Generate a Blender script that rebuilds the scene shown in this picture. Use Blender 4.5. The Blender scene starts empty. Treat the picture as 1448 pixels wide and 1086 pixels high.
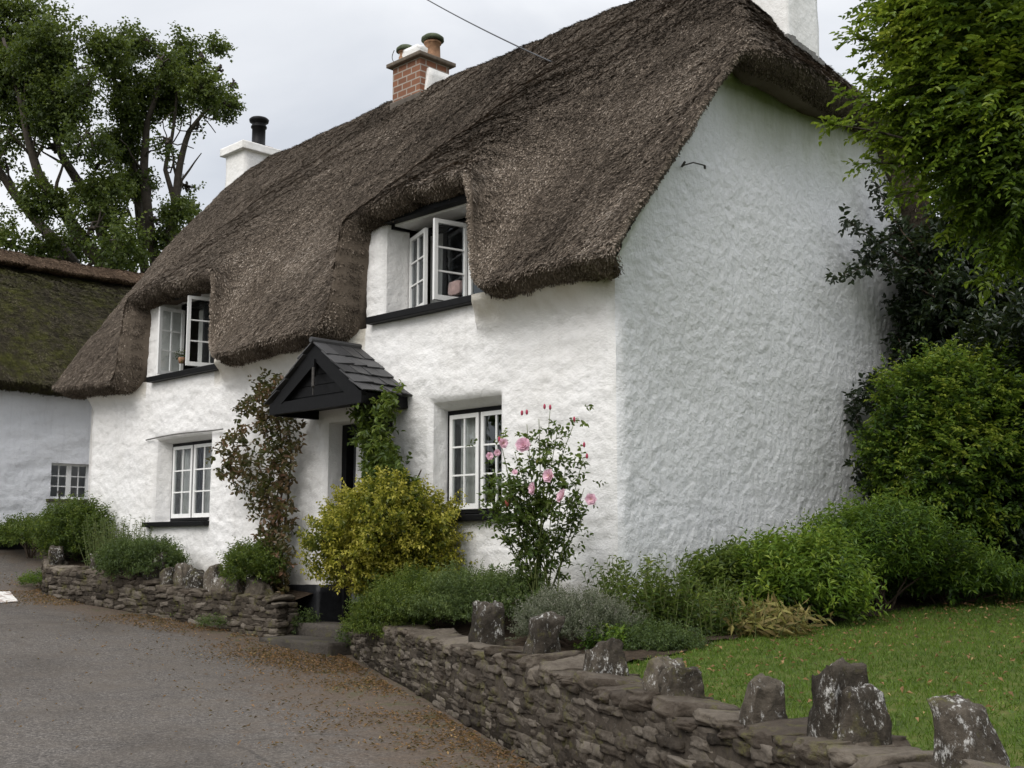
import bpy, math
import numpy as np
from mathutils import Matrix, Vector

scene = bpy.context.scene
COL = scene.collection
R = math.radians
RNG = np.random.default_rng

# ------------------------------------------------------------------ helpers
def tag(o, label=None, cat=None, group=None, kind=None):
    if label: o['label'] = label
    if cat: o['category'] = cat
    if group: o['group'] = group
    if kind: o['kind'] = kind
    return o

def thing(name, loc, label, cat, group=None):
    o = bpy.data.objects.new(name, None)
    o.empty_display_size = .2
    o.location = loc
    COL.objects.link(o)
    return tag(o, label, cat, group)

def adopt(o, parent):
    """parent o, keeping o's own transform as its world transform"""
    if parent is None: return o
    o.parent = parent
    if parent.type == 'EMPTY':
        o.matrix_parent_inverse = Matrix.Translation(parent.location).inverted()
    return o

def raw_mesh(name, V, faces, tint=None, smooth=False):
    """faces: list of int arrays, each (n,3) or (n,4)"""
    V = np.asarray(V, dtype=np.float32).reshape(-1, 3)
    me = bpy.data.meshes.new(name)
    me.vertices.add(len(V)); me.vertices.foreach_set('co', V.ravel())
    faces = [np.asarray(f, dtype=np.int32) for f in faces if len(f)]
    idx = np.concatenate([f.ravel() for f in faces])
    sizes = np.concatenate([np.full(len(f), f.shape[1], dtype=np.int32) for f in faces])
    starts = np.concatenate([[0], np.cumsum(sizes)[:-1]]).astype(np.int32)
    me.loops.add(len(idx)); me.loops.foreach_set('vertex_index', idx)
    me.polygons.add(len(sizes)); me.polygons.foreach_set('loop_start', starts)
    me.polygons.foreach_set('use_smooth', np.full(len(sizes), bool(smooth)))
    if tint is not None:
        a = me.attributes.new('tint', 'FLOAT', 'POINT')
        a.data.foreach_set('value', np.asarray(tint, dtype=np.float32).ravel())
    me.update(calc_edges=True); me.validate()
    return me

def obj(name, V, faces, mat, parent=None, tint=None, smooth=False):
    me = raw_mesh(name, V, faces, tint, smooth)
    me.materials.append(mat)
    o = bpy.data.objects.new(name, me)
    COL.objects.link(o)
    return adopt(o, parent)

class MB:
    """collects pieces of ONE mesh"""
    def __init__(s): s.V = []; s.F = []; s.T = []; s.n = 0
    def add(s, V, faces, tint=.5):
        V = np.asarray(V, float).reshape(-1, 3)
        for f in faces:
            f = np.asarray(f, int)
            if len(f): s.F.append(f + s.n)
        s.V.append(V); s.n += len(V)
        s.T.append(np.broadcast_to(np.asarray(tint, float), (len(V),)) if np.ndim(tint) == 0 else np.asarray(tint, float))
        return s
    def box(s, lo, hi, tint=.5, bev=0.):
        lo = np.array(lo, float); hi = np.array(hi, float)
        if bev <= 0:
            V = np.array([[(lo, hi)[i][0], (lo, hi)[j][1], (lo, hi)[k][2]] for k in (0, 1) for j in (0, 1) for i in (0, 1)])
            F = [[0, 2, 3, 1], [4, 5, 7, 6], [0, 1, 5, 4], [2, 6, 7, 3], [0, 4, 6, 2], [1, 3, 7, 5]]
            return s.add(V, [F], tint)
        V, F = cube_grid(3)
        h = (hi - lo) / 2; c = (hi + lo) / 2
        W = np.sign(V) * np.where(np.abs(V) > .9, 1, 0)
        out = np.where(np.abs(V) > .9, np.sign(V) * h, np.sign(V) * (h - bev) * (np.abs(V) > .1))
        k = (np.abs(V) > .9).sum(1)
        out = np.where((k > 1)[:, None], np.sign(V) * np.where(np.abs(V) > .9, h - bev * .3, h - bev), out)
        return s.add(c + out, [F], tint)
    def tube(s, pts, rad, seg=6, tint=.5):
        V, F = tube(pts, rad, seg)
        return s.add(V, F, tint)
    def build(s, name, mat, parent=None, smooth=False):
        return obj(name, np.concatenate(s.V), s.F, mat, parent, np.concatenate(s.T), smooth)

def tube(pts, rad, seg=6):
    P = np.asarray(pts, float); n = len(P)
    rad = np.broadcast_to(np.asarray(rad, float), (n,))
    T = np.gradient(P, axis=0); T /= np.linalg.norm(T, axis=1)[:, None] + 1e-9
    mT = np.abs(T).mean(0); ref = np.zeros((1, 3)); ref[0, np.argmin(mT)] = 1.
    A = np.cross(T, ref); A /= np.linalg.norm(A, axis=1)[:, None] + 1e-9
    B = np.cross(T, A)
    ang = np.linspace(0, 2 * np.pi, seg, endpoint=False)
    V = P[:, None] + rad[:, None, None] * (A[:, None] * np.cos(ang)[None, :, None] + B[:, None] * np.sin(ang)[None, :, None])
    i = np.arange(n - 1)[:, None] * seg; j = np.arange(seg)[None]
    q = np.stack([i + j, i + (j + 1) % seg, i + seg + (j + 1) % seg, i + seg + j], -1).reshape(-1, 4)
    caps = [[0, k + 1, k] for k in range(1, seg - 1)] + [[(n - 1) * seg, (n - 1) * seg + k, (n - 1) * seg + k + 1] for k in range(1, seg - 1)]
    return V.reshape(-1, 3), [q, np.array(caps)]

def lathe(c, prof, seg=20):
    """prof: list of (radius, z)"""
    prof = np.asarray(prof, float); n = len(prof)
    a = np.linspace(0, 2 * np.pi, seg, endpoint=False)
    V = np.stack([prof[:, 0:1] * np.cos(a), prof[:, 0:1] * np.sin(a), np.repeat(prof[:, 1:2], seg, 1)], -1) + np.asarray(c, float)
    i = np.arange(n - 1)[:, None] * seg; j = np.arange(seg)[None]
    q = np.stack([i + j, i + (j + 1) % seg, i + seg + (j + 1) % seg, i + seg + j], -1).reshape(-1, 4)
    return V.reshape(-1, 3), [q]

_cg = {}
def cube_grid(n):
    """welded unit cube with n x n quads per side"""
    if n in _cg: return _cg[n]
    u = np.linspace(-1, 1, n + 1); key = {}; V = []; F = []
    def vid(p):
        k = tuple(np.round(p, 5))
        if k not in key: key[k] = len(V); V.append(p)
        return key[k]
    for ax in range(3):
        for sg in (-1, 1):
            b, c = [(1, 2), (2, 0), (0, 1)][ax]
            for i in range(n):
                for j in range(n):
                    q = []
                    for di, dj in ((0, 0), (1, 0), (1, 1), (0, 1)):
                        p = np.zeros(3); p[ax] = sg; p[b] = u[i + di]; p[c] = u[j + dj]; q.append(vid(p))
                    F.append(q if sg > 0 else q[::-1])
    _cg[n] = (np.array(V), np.array(F))
    return _cg[n]

# -- vectorised value noise
def _hash(i, j, k, s):
    h = (i * 374761393 + j * 668265263 + k * 2147483647 + s * 974634777) & 0xFFFFFFFF
    h = ((h ^ (h >> 13)) * 1274126177) & 0xFFFFFFFF
    h = ((h ^ (h >> 16)) * 2246822519) & 0xFFFFFFFF
    return ((h ^ (h >> 15)) & 0xFFFFFF) / float(0x7FFFFF) - 1.

def noise(p, seed=0):
    p = np.asarray(p, float)
    i = np.floor(p).astype(np.int64); f = p - i; f = f * f * (3 - 2 * f)
    x, y, z = i[..., 0], i[..., 1], i[..., 2]; r = 0
    for a in (0, 1):
        for b in (0, 1):
            for c in (0, 1):
                w = (f[..., 0] if a else 1 - f[..., 0]) * (f[..., 1] if b else 1 - f[..., 1]) * (f[..., 2] if c else 1 - f[..., 2])
                r = r + w * _hash(x + a, y + b, z + c, seed)
    return r

def fbm(p, seed=0, oct=4, gain=.5):
    p = np.asarray(p, float); a = 1.; r = 0; t = 0
    for o in range(oct):
        r = r + a * noise(p * (2. ** o) + 17.3 * o, seed + o); t += a; a *= gain
    return r / t

def sstep(a, b, x):
    t = np.clip((np.asarray(x, float) - a) / (b - a), 0, 1)
    return t * t * (3 - 2 * t)
def smin(a, b, k):
    h = np.clip(.5 + .5 * (b - a) / k, 0, 1)
    return b + (a - b) * h - k * h * (1 - h)
def unit(v):
    v = np.asarray(v, float)
    return v / (np.linalg.norm(v, axis=-1, keepdims=True) + 1e-9)

def grid_quads(nr, nc):
    i = np.arange(nr - 1)[:, None] * nc; j = np.arange(nc - 1)[None]
    return np.stack([i + j, i + j + 1, i + nc + j + 1, i + nc + j], -1).reshape(-1, 4)

# ------------------------------------------------------------------ camera
HOR = 775.; FOC = 1700.
PITCH = math.atan((HOR - 543) / FOC)
CAM = np.array([7.82, -9.29, 1.6]); AZ = R(45.1)
_fh = np.array([-math.sin(AZ), math.cos(AZ), 0]); _r = np.array([math.cos(AZ), math.sin(AZ), 0])
_fw = _fh * math.cos(PITCH) + np.array([0, 0, 1]) * math.sin(PITCH); _u = np.cross(_r, _fw)
def ray(px, py): return _fw + _r * (px - 724) / FOC - _u * (py - 543) / FOC
def on(px, py, ax, v):
    d = ray(px, py); return CAM + d * ((v - CAM[ax]) / d[ax])
def at(px, py, dep): return CAM + ray(px, py) * dep

cd = bpy.data.cameras.new('camera'); cam = bpy.data.objects.new('camera', cd)
cd.sensor_width = 36; cd.lens = FOC / 1448 * 36; cd.clip_start = .05; cd.clip_end = 2000
cam.location = CAM; cam.rotation_euler = (R(90) + PITCH, 0, AZ)
COL.objects.link(cam); scene.camera = cam

# ------------------------------------------------------------------ materials
class NT:
    def __init__(s, name):
        s.m = bpy.data.materials.new(name); s.m.use_nodes = True; s.t = s.m.node_tree; s.N = s.t.nodes
        s.b = s.N['Principled BSDF']; s.out = s.N['Material Output']
    def n(s, typ, **kw):
        x = s.N.new(typ)
        for k, v in kw.items():
            if hasattr(x, k): setattr(x, k, v)
        return x
    def l(s, a, b): s.t.links.new(a, b)
    def coord(s, scale=(1, 1, 1)):
        c = s.n('ShaderNodeTexCoord'); mp = s.n('ShaderNodeMapping'); mp.inputs['Scale'].default_value = scale
        s.l(c.outputs['Object'], mp.inputs['Vector']); return mp.outputs['Vector']
    def noise(s, vec, scale, detail=4, rough=.55):
        x = s.n('ShaderNodeTexNoise'); x.inputs['Scale'].default_value = scale; x.inputs['Detail'].default_value = detail; x.inputs['Roughness'].default_value = rough
        s.l(vec, x.inputs['Vector']); return x.outputs['Fac']
    def vor(s, vec, scale, feature='F1'):
        x = s.n('ShaderNodeTexVoronoi', feature=feature); x.inputs['Scale'].default_value = scale
        s.l(vec, x.inputs['Vector']); return x.outputs['Distance']
    def ramp(s, fac, stops):
        x = s.n('ShaderNodeValToRGB'); e = x.color_ramp.elements
        while len(e) < len(stops): e.new(.5)
        for k, (p, c) in enumerate(stops):
            e[k].position = p; e[k].color = (c[0], c[1], c[2], 1) if len(c) < 4 else c
        s.l(fac, x.inputs['Fac']); return x.outputs['Color']
    def mix(s, fac, a, b, mode='MIX'):
        x = s.n('ShaderNodeMix', data_type='RGBA', blend_type=mode)
        for sock, v in ((x.inputs[0], fac), (x.inputs[6], a), (x.inputs[7], b)):
            if hasattr(v, 'links'): s.l(v, sock)
            elif isinstance(v, (int, float)): sock.default_value = v
            else: sock.default_value = (v[0], v[1], v[2], 1)
        return x.outputs[2]
    def math(s, op, a, b=None, clamp=False):
        x = s.n('ShaderNodeMath', operation=op); x.use_clamp = clamp
        for k, v in enumerate((a, b)):
            if v is None: continue
            if hasattr(v, 'links'): s.l(v, x.inputs[k])
            else: x.inputs[k].default_value = v
        return x.outputs[0]
    def attr(s, name='tint'):
        x = s.n('ShaderNodeAttribute'); x.attribute_name = name; return x.outputs['Fac']
    def bump(s, h, strength=.5, dist=.02, prev=None):
        x = s.n('ShaderNodeBump'); x.inputs['Strength'].default_value = strength; x.inputs['Distance'].default_value = dist
        s.l(h, x.inputs['Height'])
        if prev is not None: s.l(prev, x.inputs['Normal'])
        return x.outputs['Normal']
    def done(s, col=None, rough=.8, normal=None, spec=.3):
        if col is not None:
            if hasattr(col, 'links'): s.l(col, s.b.inputs['Base Color'])
            else: s.b.inputs['Base Color'].default_value = (*col, 1)
        if hasattr(rough, 'links'): s.l(rough, s.b.inputs['Roughness'])
        else: s.b.inputs['Roughness'].default_value = rough
        s.b.inputs['Specular IOR Level'].default_value = spec
        if normal is not None: s.l(normal, s.b.inputs['Normal'])
        return s.m

def leaf_mat(name, stops, rough=.5, trans=.35, spec=.35):
    """colour of each leaf by its own tint; thin leaves let some light through"""
    t = NT(name); c = t.ramp(t.attr(), stops)
    m = t.done(c, rough, None, spec)
    tr = t.n('ShaderNodeBsdfTranslucent'); mx = t.n('ShaderNodeMixShader'); mx.inputs[0].default_value = trans
    t.l(t.mix(.5, c, (.20, .26, .03)), tr.inputs['Color'])
    t.l(t.b.outputs[0], mx.inputs[1]); t.l(tr.outputs[0], mx.inputs[2]); t.l(mx.outputs[0], t.out.inputs['Surface'])
    return m

def plain(name, col, rough=.6, var=.15, scale=12, bump=.0, spec=.3):
    t = NT(name); v = t.coord(); n = t.noise(v, scale, 5)
    c = t.ramp(n, [(.25, [x * (1 - var) for x in col]), (.75, [min(1, x * (1 + var)) for x in col])])
    nr = t.bump(t.noise(v, scale * 4, 4), bump, .01) if bump else None
    return t.done(c, rough, nr, spec)

def wall_mat(name, base, dirt, algae=None, strength=.5, stroke=(1, 1, 1)):
    t = NT(name); v = t.coord(); vs = t.coord(stroke)
    n1 = t.noise(v, 1.3, 5, .6); n2 = t.noise(v, 9, 6, .65)
    c = t.mix(t.math('MULTIPLY', t.ramp(n1, [(.42, (0, 0, 0)), (.75, (1, 1, 1))]), .55), base, dirt)
    c = t.mix(t.math('MULTIPLY', t.ramp(n2, [(.56, (0, 0, 0)), (.72, (1, 1, 1))]), .28), c, [x * .72 for x in base])
    stk = t.noise(t.coord((7, 7, .35)), 1.0, 5, .65); c = t.mix(t.math('MULTIPLY', t.ramp(stk, [(.54, (0, 0, 0)), (.72, (1, 1, 1))]), .30), c, [x * .74 for x in dirt])
    if algae:
        a = t.attr('tint'); nn = t.noise(t.coord((1.6, 1.6, .6)), 2.2, 5, .65)
        f = t.math('MULTIPLY', a, t.ramp(nn, [(.25, (.45, .45, .45)), (.7, (1, 1, 1))]))
        c = t.mix(f, c, algae)
    h1 = t.noise(vs, 30, 5, .68); h2 = t.noise(vs, 85, 4, .65); h3 = t.noise(v, 9, 3, .5)
    nr = t.bump(h3, strength, .035); nr = t.bump(h1, strength * .9, .016, nr); nr = t.bump(h2, strength * .7, .006, nr)
    return t.done(c, .9, nr, .15)

M = {}
M['wall'] = wall_mat('limewash_front', (.80, .79, .775), (.70, .68, .645), (.42, .37, .27), .6, (1, 1, 1.7))
M['gable'] = wall_mat('roughcast_gable', (.78, .785, .795), (.69, .695, .69), (.30, .335, .18), .8)
M['neigh_wall'] = wall_mat('limewash_neighbour_shaded', (.74, .75, .775), (.64, .65, .68), None, .6, (.6, .6, 1.6))  # white limewash with the wall's bluish shade mixed into its base colour
M['chim_white'] = wall_mat('limewash_chimney', (.80, .79, .77), (.62, .60, .55), None, .45)
M['white'] = plain('white_paint', (.80, .80, .78), .35, .05, 15, .1, .4)
M['black'] = plain('black_paint', (.006, .006, .0065), .5, .3, 14, .15, .15)
M['blackstone'] = plain('black_painted_stone', (.010, .0105, .012), .5, .5, 9, .6, .3)
M['curtain'] = plain('curtain_cloth', (.78, .77, .75), .9, .08, 6)
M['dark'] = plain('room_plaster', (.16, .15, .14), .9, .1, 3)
M['bark'] = plain('bark', (.050, .041, .032), .9, .4, 7, .8)
M['twig'] = plain('twig_bark', (.07, .05, .035), .85, .3, 20)
M['stem'] = plain('green_stem', (.10, .12, .035), .6, .3, 20)
M['iron'] = plain('iron', (.06, .055, .05), .6, .3, 20)
M['cable'] = plain('cable_sheath', (.03, .03, .032), .5, .1, 20)
M['potclay'] = plain('chimney_clay', (.30, .17, .10), .85, .35, 14, .3)
M['mosscap'] = plain('mossy_cowl', (.07, .085, .05), .9, .4, 14, .5)
M['capmortar'] = plain('chimney_cap_mortar', (.13, .105, .08), .9, .35, 14, .5)
M['step_dark'] = plain('old_mortar', (.10, .085, .07), .9, .3, 10, .5)
M['lead'] = plain('lead_mortar', (.16, .155, .145), .8, .25, 12, .4)

def glass_mat():
    t = NT('window_glass'); t.N.remove(t.b)
    g = t.n('ShaderNodeBsdfGlossy'); g.inputs['Roughness'].default_value = .03; g.inputs['Color'].default_value = (.9, .95, 1, 1)
    tr = t.n('ShaderNodeBsdfTransparent'); tr.inputs['Color'].default_value = (.86, .89, .88, 1)
    fr = t.n('ShaderNodeFresnel'); fr.inputs['IOR'].default_value = 1.5
    v = t.coord(); bp = t.bump(t.noise(v, 5, 2), .12, .01); t.l(bp, g.inputs['Normal'])
    mx = t.n('ShaderNodeMixShader'); t.l(t.math('ADD', fr.outputs[0], .04), mx.inputs[0]); t.l(tr.outputs[0], mx.inputs[1]); t.l(g.outputs[0], mx.inputs[2])
    t.l(mx.outputs[0], t.out.inputs['Surface']); return t.m
M['glass'] = glass_mat()

def thatch_mat(name, stops, moss=None):
    t = NT(name); v = t.coord(); a = t.attr()
    big = t.noise(v, .55, 5, .6); mid = t.noise(v, 3.2, 5, .65)
    f = t.math('ADD', t.math('MULTIPLY', a, .62), t.math('MULTIPLY', t.math('ADD', big, t.math('MULTIPLY', mid, .7)), .24))
    c = t.ramp(f, stops)
    if moss:
        mm = t.ramp(t.math('ADD', t.math('MULTIPLY', t.noise(v, 1.3, 5, .65), .45), t.math('MULTIPLY', t.noise(v, 6, 6, .75), .55)), [(.46, (0, 0, 0)), (.62, (1, 1, 1))])
        c = t.mix(t.math('MULTIPLY', mm, .8), c, t.mix(a, moss, [x * 2.4 for x in moss]))
    nr = t.bump(t.noise(t.coord((1, 1, 1)), 45, 4, .7), .8, .02)
    return t.done(c, .95, nr, .1)
M['thatch'] = thatch_mat('weathered_thatch', [(.14, (.024, .019, .0145)), (.40, (.104, .083, .064)), (.62, (.245, .199, .156)), (.92, (.57, .50, .425))])
M['thatch_moss'] = thatch_mat('mossy_thatch', [(.12, (.011, .010, .006)), (.5, (.045, .038, .024)), (.95, (.16, .14, .10))], (.042, .044, .008))
M['ridge_thatch'] = thatch_mat('straw_ridge', [(.12, (.022, .015, .011)), (.45, (.105, .070, .046)), (.95, (.30, .22, .15))])

def brick_mat():
    t = NT('chimney_brick'); c = t.n('ShaderNodeTexCoord'); sx = t.n('ShaderNodeSeparateXYZ'); t.l(c.outputs['Object'], sx.inputs[0])
    cb = t.n('ShaderNodeCombineXYZ'); t.l(t.math('ADD', sx.outputs[0], sx.outputs[1]), cb.inputs[0]); t.l(sx.outputs[2], cb.inputs[1])
    b = t.n('ShaderNodeTexBrick'); t.l(cb.outputs[0], b.inputs['Vector'])
    b.inputs['Scale'].default_value = 1; b.inputs['Brick Width'].default_value = .24; b.inputs['Row Height'].default_value = .115; b.inputs['Mortar Size'].default_value = .012
    b.inputs['Color1'].default_value = (.27, .112, .058, 1); b.inputs['Color2'].default_value = (.19, .082, .046, 1); b.inputs['Mortar'].default_value = (.40, .36, .31, 1)
    v = t.coord(); col = t.mix(t.math('MULTIPLY', t.noise(v, 9, 5), .5), b.outputs['Color'], (.10, .06, .045))
    nr = t.bump(b.outputs['Fac'], -.6, .01); nr = t.bump(t.noise(v, 60, 4), .4, .006, nr)
    return t.done(col, .85, nr)
M['brick'] = brick_mat()

def slate_mat():
    t = NT('slate'); v = t.coord(); a = t.attr()
    c = t.ramp(t.math('ADD', t.math('MULTIPLY', a, .6), t.math('MULTIPLY', t.noise(v, 6, 5), .4)), [(.2, (.020, .020, .021)), (.8, (.072, .071, .072))])
    return t.done(c, .5, t.bump(t.noise(v, 30, 5), .4, .008), .4)
M['slate'] = slate_mat()

def stone_mat(name, stops, lichen, amount=(.60, .68)):
    t = NT(name); v = t.coord(); a = t.attr()
    n1 = t.noise(v, 4, 6, .65); n2 = t.noise(v, 22, 6, .7)
    f = t.math('ADD', t.math('MULTIPLY', a, .4), t.math('ADD', t.math('MULTIPLY', n1, .3), t.math('MULTIPLY', n2, .35)))
    c = t.ramp(f, stops)
    w = t.ramp(t.math('ADD', t.math('MULTIPLY', t.noise(t.coord((1, 1, .6)), 40, 7, .8), .68), t.math('MULTIPLY', t.noise(v, 7, 3, .6), .32)), [(amount[0], (0, 0, 0)), (amount[1], (1, 1, 1))])
    c = t.mix(t.math('MULTIPLY', w, .8), c, lichen)
    y = t.ramp(t.noise(v, 6.5, 6, .75), [(.54, (0, 0, 0)), (.66, (1, 1, 1))])
    c = t.mix(t.math('MULTIPLY', y, .6), c, (.11, .105, .03))
    nr = t.bump(n2, .8, .03); nr = t.bump(t.noise(v, 90, 4, .7), .5, .006, nr)
    return t.done(c, .92, nr, .15)
M['stone'] = stone_mat('rubble_stone', [(.28, (.018, .0145, .011)), (.48, (.064, .052, .040)), (.70, (.165, .142, .116))], (.34, .32, .28), (.60, .68))
M['coping'] = stone_mat('lichened_coping', [(.28, (.010, .0085, .0065)), (.48, (.042, .035, .027)), (.74, (.145, .122, .095))], (.54, .53, .50), (.545, .60))
M['step'] = stone_mat('step_stone', [(.25, (.025, .022, .019)), (.55, (.075, .066, .056)), (.8, (.14, .125, .105))], (.3, .29, .27), (.66, .74))

def road_mat():
    t = NT('worn_tarmac'); v = t.coord(); a = t.attr()
    fine = t.math('ADD', t.math('MULTIPLY', t.noise(v, 62, 3, .8), .62), t.math('MULTIPLY', t.noise(v, 27, 3, .7), .38)); mid = t.noise(v, 2.2, 6, .65)
    c = t.ramp(fine, [(.37, (.026, .0225, .020)), (.5, (.080, .071, .063)), (.62, (.205, .184, .164))])
    c = t.mix(t.ramp(mid, [(.38, (0, 0, 0)), (.66, (.62, .62, .62))]), c, (.100, .084, .068), 'MIX')
    st = t.ramp(t.noise(t.coord((.8, 1, 1)), .7, 6, .7), [(.46, (1, 1, 1)), (.62, (.76, .75, .74))]); c = t.mix(1., c, st, 'MULTIPLY')
    ck = t.n('ShaderNodeTexVoronoi', feature='DISTANCE_TO_EDGE'); ck.inputs['Scale'].default_value = .55; wv = t.n('ShaderNodeMix', data_type='RGBA', blend_type='LINEAR_LIGHT'); wv.inputs[0].default_value = .12; t.l(v, wv.inputs[6]); nz = t.n('ShaderNodeTexNoise'); nz.inputs['Scale'].default_value = 2.5; nz.inputs['Detail'].default_value = 6; t.l(v, nz.inputs['Vector']); t.l(nz.outputs['Color'], wv.inputs[7]); t.l(wv.outputs[2], ck.inputs['Vector'])
    c = t.mix(t.math('MULTIPLY', t.ramp(ck.outputs['Distance'], [(.002, (1, 1, 1)), (.010, (0, 0, 0))]), t.ramp(t.noise(v, .5, 2), [(.48, (0, 0, 0)), (.56, (.55, .55, .55))])), c, (.02, .018, .016))
    d = t.math('ADD', a, t.math('MULTIPLY', t.math('SUBTRACT', t.noise(v, 3.4, 6, .7), .5), 1.3))
    df = t.ramp(d, [(.32, (0, 0, 0)), (.75, (1, 1, 1))])
    dirt = t.ramp(t.noise(v, 34, 7, .8), [(.30, (.030, .020, .013)), (.52, (.092, .066, .046)), (.72, (.20, .15, .108))])
    c = t.mix(t.math('MULTIPLY', df, .85), c, dirt)
    g = t.ramp(t.math('MULTIPLY', df, t.noise(v, 5, 6, .7)), [(.52, (0, 0, 0)), (.64, (1, 1, 1))])
    c = t.mix(t.math('MULTIPLY', g, .5), c, (.055, .065, .022))
    nr = t.bump(fine, .8, .012); nr = t.bump(t.noise(v, 30, 5, .7), .35, .012, nr)
    return t.done(c, .85, nr, .25)
M['road'] = road_mat()

def soil(name, stops, scale=14):
    t = NT(name); v = t.coord(); n = t.noise(v, scale, 7, .75)
    return t.done(t.ramp(n, stops), .95, t.bump(n, .9, .04), .1)
M['soil'] = soil('garden_soil', [(.3, (.018, .013, .009)), (.7, (.075, .055, .038))])
M['lawn'] = soil('lawn_base', [(.3, (.03, .045, .012)), (.5, (.065, .09, .018)), (.72, (.12, .11, .04))], 5)
M['ground'] = soil('meadow', [(.3, (.03, .045, .015)), (.7, (.07, .08, .03))], .3)
M['grass'] = leaf_mat('grass_blade', [(.0, (.040, .080, .010)), (.5, (.098, .172, .017)), (.78, (.165, .215, .030)), (1., (.32, .24, .10))], .55, .3)
M['litter'] = leaf_mat('dry_leaf', [(.0, (.06, .034, .018)), (.5, (.20, .110, .050)), (.8, (.32, .19, .09)), (1., (.36, .27, .11))], .7, .2)

# ------------------------------------------------------------------ world and sun
SUN_AZ, SUN_EL = R(167), R(44)     # compass from +Y clockwise
w = bpy.data.worlds.new('World'); scene.world = w; w.use_nodes = True
wt = w.node_tree; bg = wt.nodes['Background']
sky = wt.nodes.new('ShaderNodeTexSky'); sky.sky_type = 'NISHITA'; sky.sun_disc = False
sky.sun_elevation = SUN_EL; sky.sun_rotation = SUN_AZ; sky.air_density = 1.; sky.dust_density = 3.; sky.ozone_density = 1.
tc = wt.nodes.new('ShaderNodeTexCoord')
def wn(typ, **kw):
    x = wt.nodes.new(typ)
    for k, v in kw.items(): setattr(x, k, v)
    return x
mp = wn('ShaderNodeMapping'); mp.inputs['Scale'].default_value = (1., 1., 2.6); wt.links.new(tc.outputs['Generated'], mp.inputs['Vector'])
n1 = wn('ShaderNodeTexNoise'); n1.inputs['Scale'].default_value = 2.3; n1.inputs['Detail'].default_value = 8; n1.inputs['Roughness'].default_value = .52; n1.inputs['Distortion'].default_value = .35
wt.links.new(mp.outputs['Vector'], n1.inputs['Vector'])
cr = wn('ShaderNodeValToRGB'); cr.color_ramp.elements[0].position = .34; cr.color_ramp.elements[0].color = (4.5, 4.7, 5.05, 1)
cr.color_ramp.elements[1].position = .66; cr.color_ramp.elements[1].color = (6.9, 6.95, 7.05, 1)
wt.links.new(n1.outputs['Fac'], cr.inputs['Fac'])
sx = wn('ShaderNodeSeparateXYZ'); wt.links.new(tc.outputs['Generated'], sx.inputs[0])
mr = wn('ShaderNodeMapRange'); mr.inputs['From Min'].default_value = .42; mr.inputs['From Max'].default_value = 1.; mr.inputs['To Min'].default_value = 1.; mr.inputs['To Max'].default_value = 2.6
wt.links.new(sx.outputs[2], mr.inputs['Value'])
sc_ = wn('ShaderNodeVectorMath', operation='SCALE'); wt.links.new(cr.outputs['Color'], sc_.inputs[0]); wt.links.new(mr.outputs['Result'], sc_.inputs['Scale'])
mxw = wn('ShaderNodeMix', data_type='RGBA'); mxw.inputs[0].default_value = .88
wt.links.new(sky.outputs[0], mxw.inputs[6]); wt.links.new(sc_.outputs[0], mxw.inputs[7])
wt.links.new(mxw.outputs[2], bg.inputs['Color']); bg.inputs['Strength'].default_value = .118

sd = bpy.data.lights.new('sun', 'SUN'); sd.energy = 1.5; sd.angle = R(40); sd.color = (1, .965, .92)
so = bpy.data.objects.new('sun', sd); COL.objects.link(so)
sdir = Vector((math.sin(SUN_AZ) * math.cos(SUN_EL), math.cos(SUN_AZ) * math.cos(SUN_EL), math.sin(SUN_EL)))
so.rotation_euler = sdir.to_track_quat('Z', 'Y').to_euler(); so.location = (0, -20, 30)
vs = scene.view_settings; vs.view_transform = 'Standard'; vs.look = 'None'; vs.gamma = 1; vs.exposure = .42
scene.cycles.max_bounces = 7; scene.cycles.diffuse_bounces = 4; scene.cycles.transparent_max_bounces = 12

# ------------------------------------------------------------------ ground
def hx(x):
    X = [-200, -60, -30, -15.8, -11, -5, -3.5, 1.4, 3, 12, 30, 200]; Z = [9, 4.2, 2.7, 1.56, .93, .48, .36, .27, .26, .15, .1, 0]
    return sum(np.interp(np.asarray(x, float) + d, X, Z) for d in (-.8, -.4, 0, .4, .8)) / 5
def H(x, y): return hx(x) + .02 * (np.clip(y, -14, 6) + 1)
WA, WD = np.array([1.44, -3.1]), np.array([.8969, -.4422]); WNv = np.array([.4422, .8969])
def wdist(x, y): return (np.asarray(x) - WA[0]) * WNv[0] + (np.asarray(y) - WA[1]) * WNv[1]
LWP = np.array([(-5.0, -.55), (-6.5, -.68), (-8., -.82), (-9.4, -.98), (-10.5, -1.0), (-11.2, -.72), (-11.5, -.2)])
RWP = np.array([(-3.45, -.12), (-3.42, -.45), (-3.02, -.68), (-2.12, -1.11), (.08, -2.20), (1.52, -2.94), (2.84, -3.59), (5.08, -4.70), (9.08, -6.67)])
def seg_dist(x, y, P):
    d = np.full(np.shape(x), 1e9)
    for a, b in zip(P[:-1], P[1:]):
        ab = b - a; t = np.clip(((x - a[0]) * ab[0] + (y - a[1]) * ab[1]) / (ab @ ab), 0, 1)
        d = np.minimum(d, np.hypot(x - a[0] - t * ab[0], y - a[1] - t * ab[1]))
    return d

def sheet(name, xs, ys, zf, mat, keep=None, tintf=None, parent=None):
    X, Y = np.meshgrid(xs, ys); Z = zf(X, Y)
    F = grid_quads(len(ys), len(xs))
    V = np.stack([X, Y, Z], -1).reshape(-1, 3)
    if keep is not None:
        k = keep(X, Y).ravel(); F = F[k[F].all(1)]
    t = None if tintf is None else tintf(X, Y).ravel()
    o = obj(name, V, [F], mat, parent, t, True); return o

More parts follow.
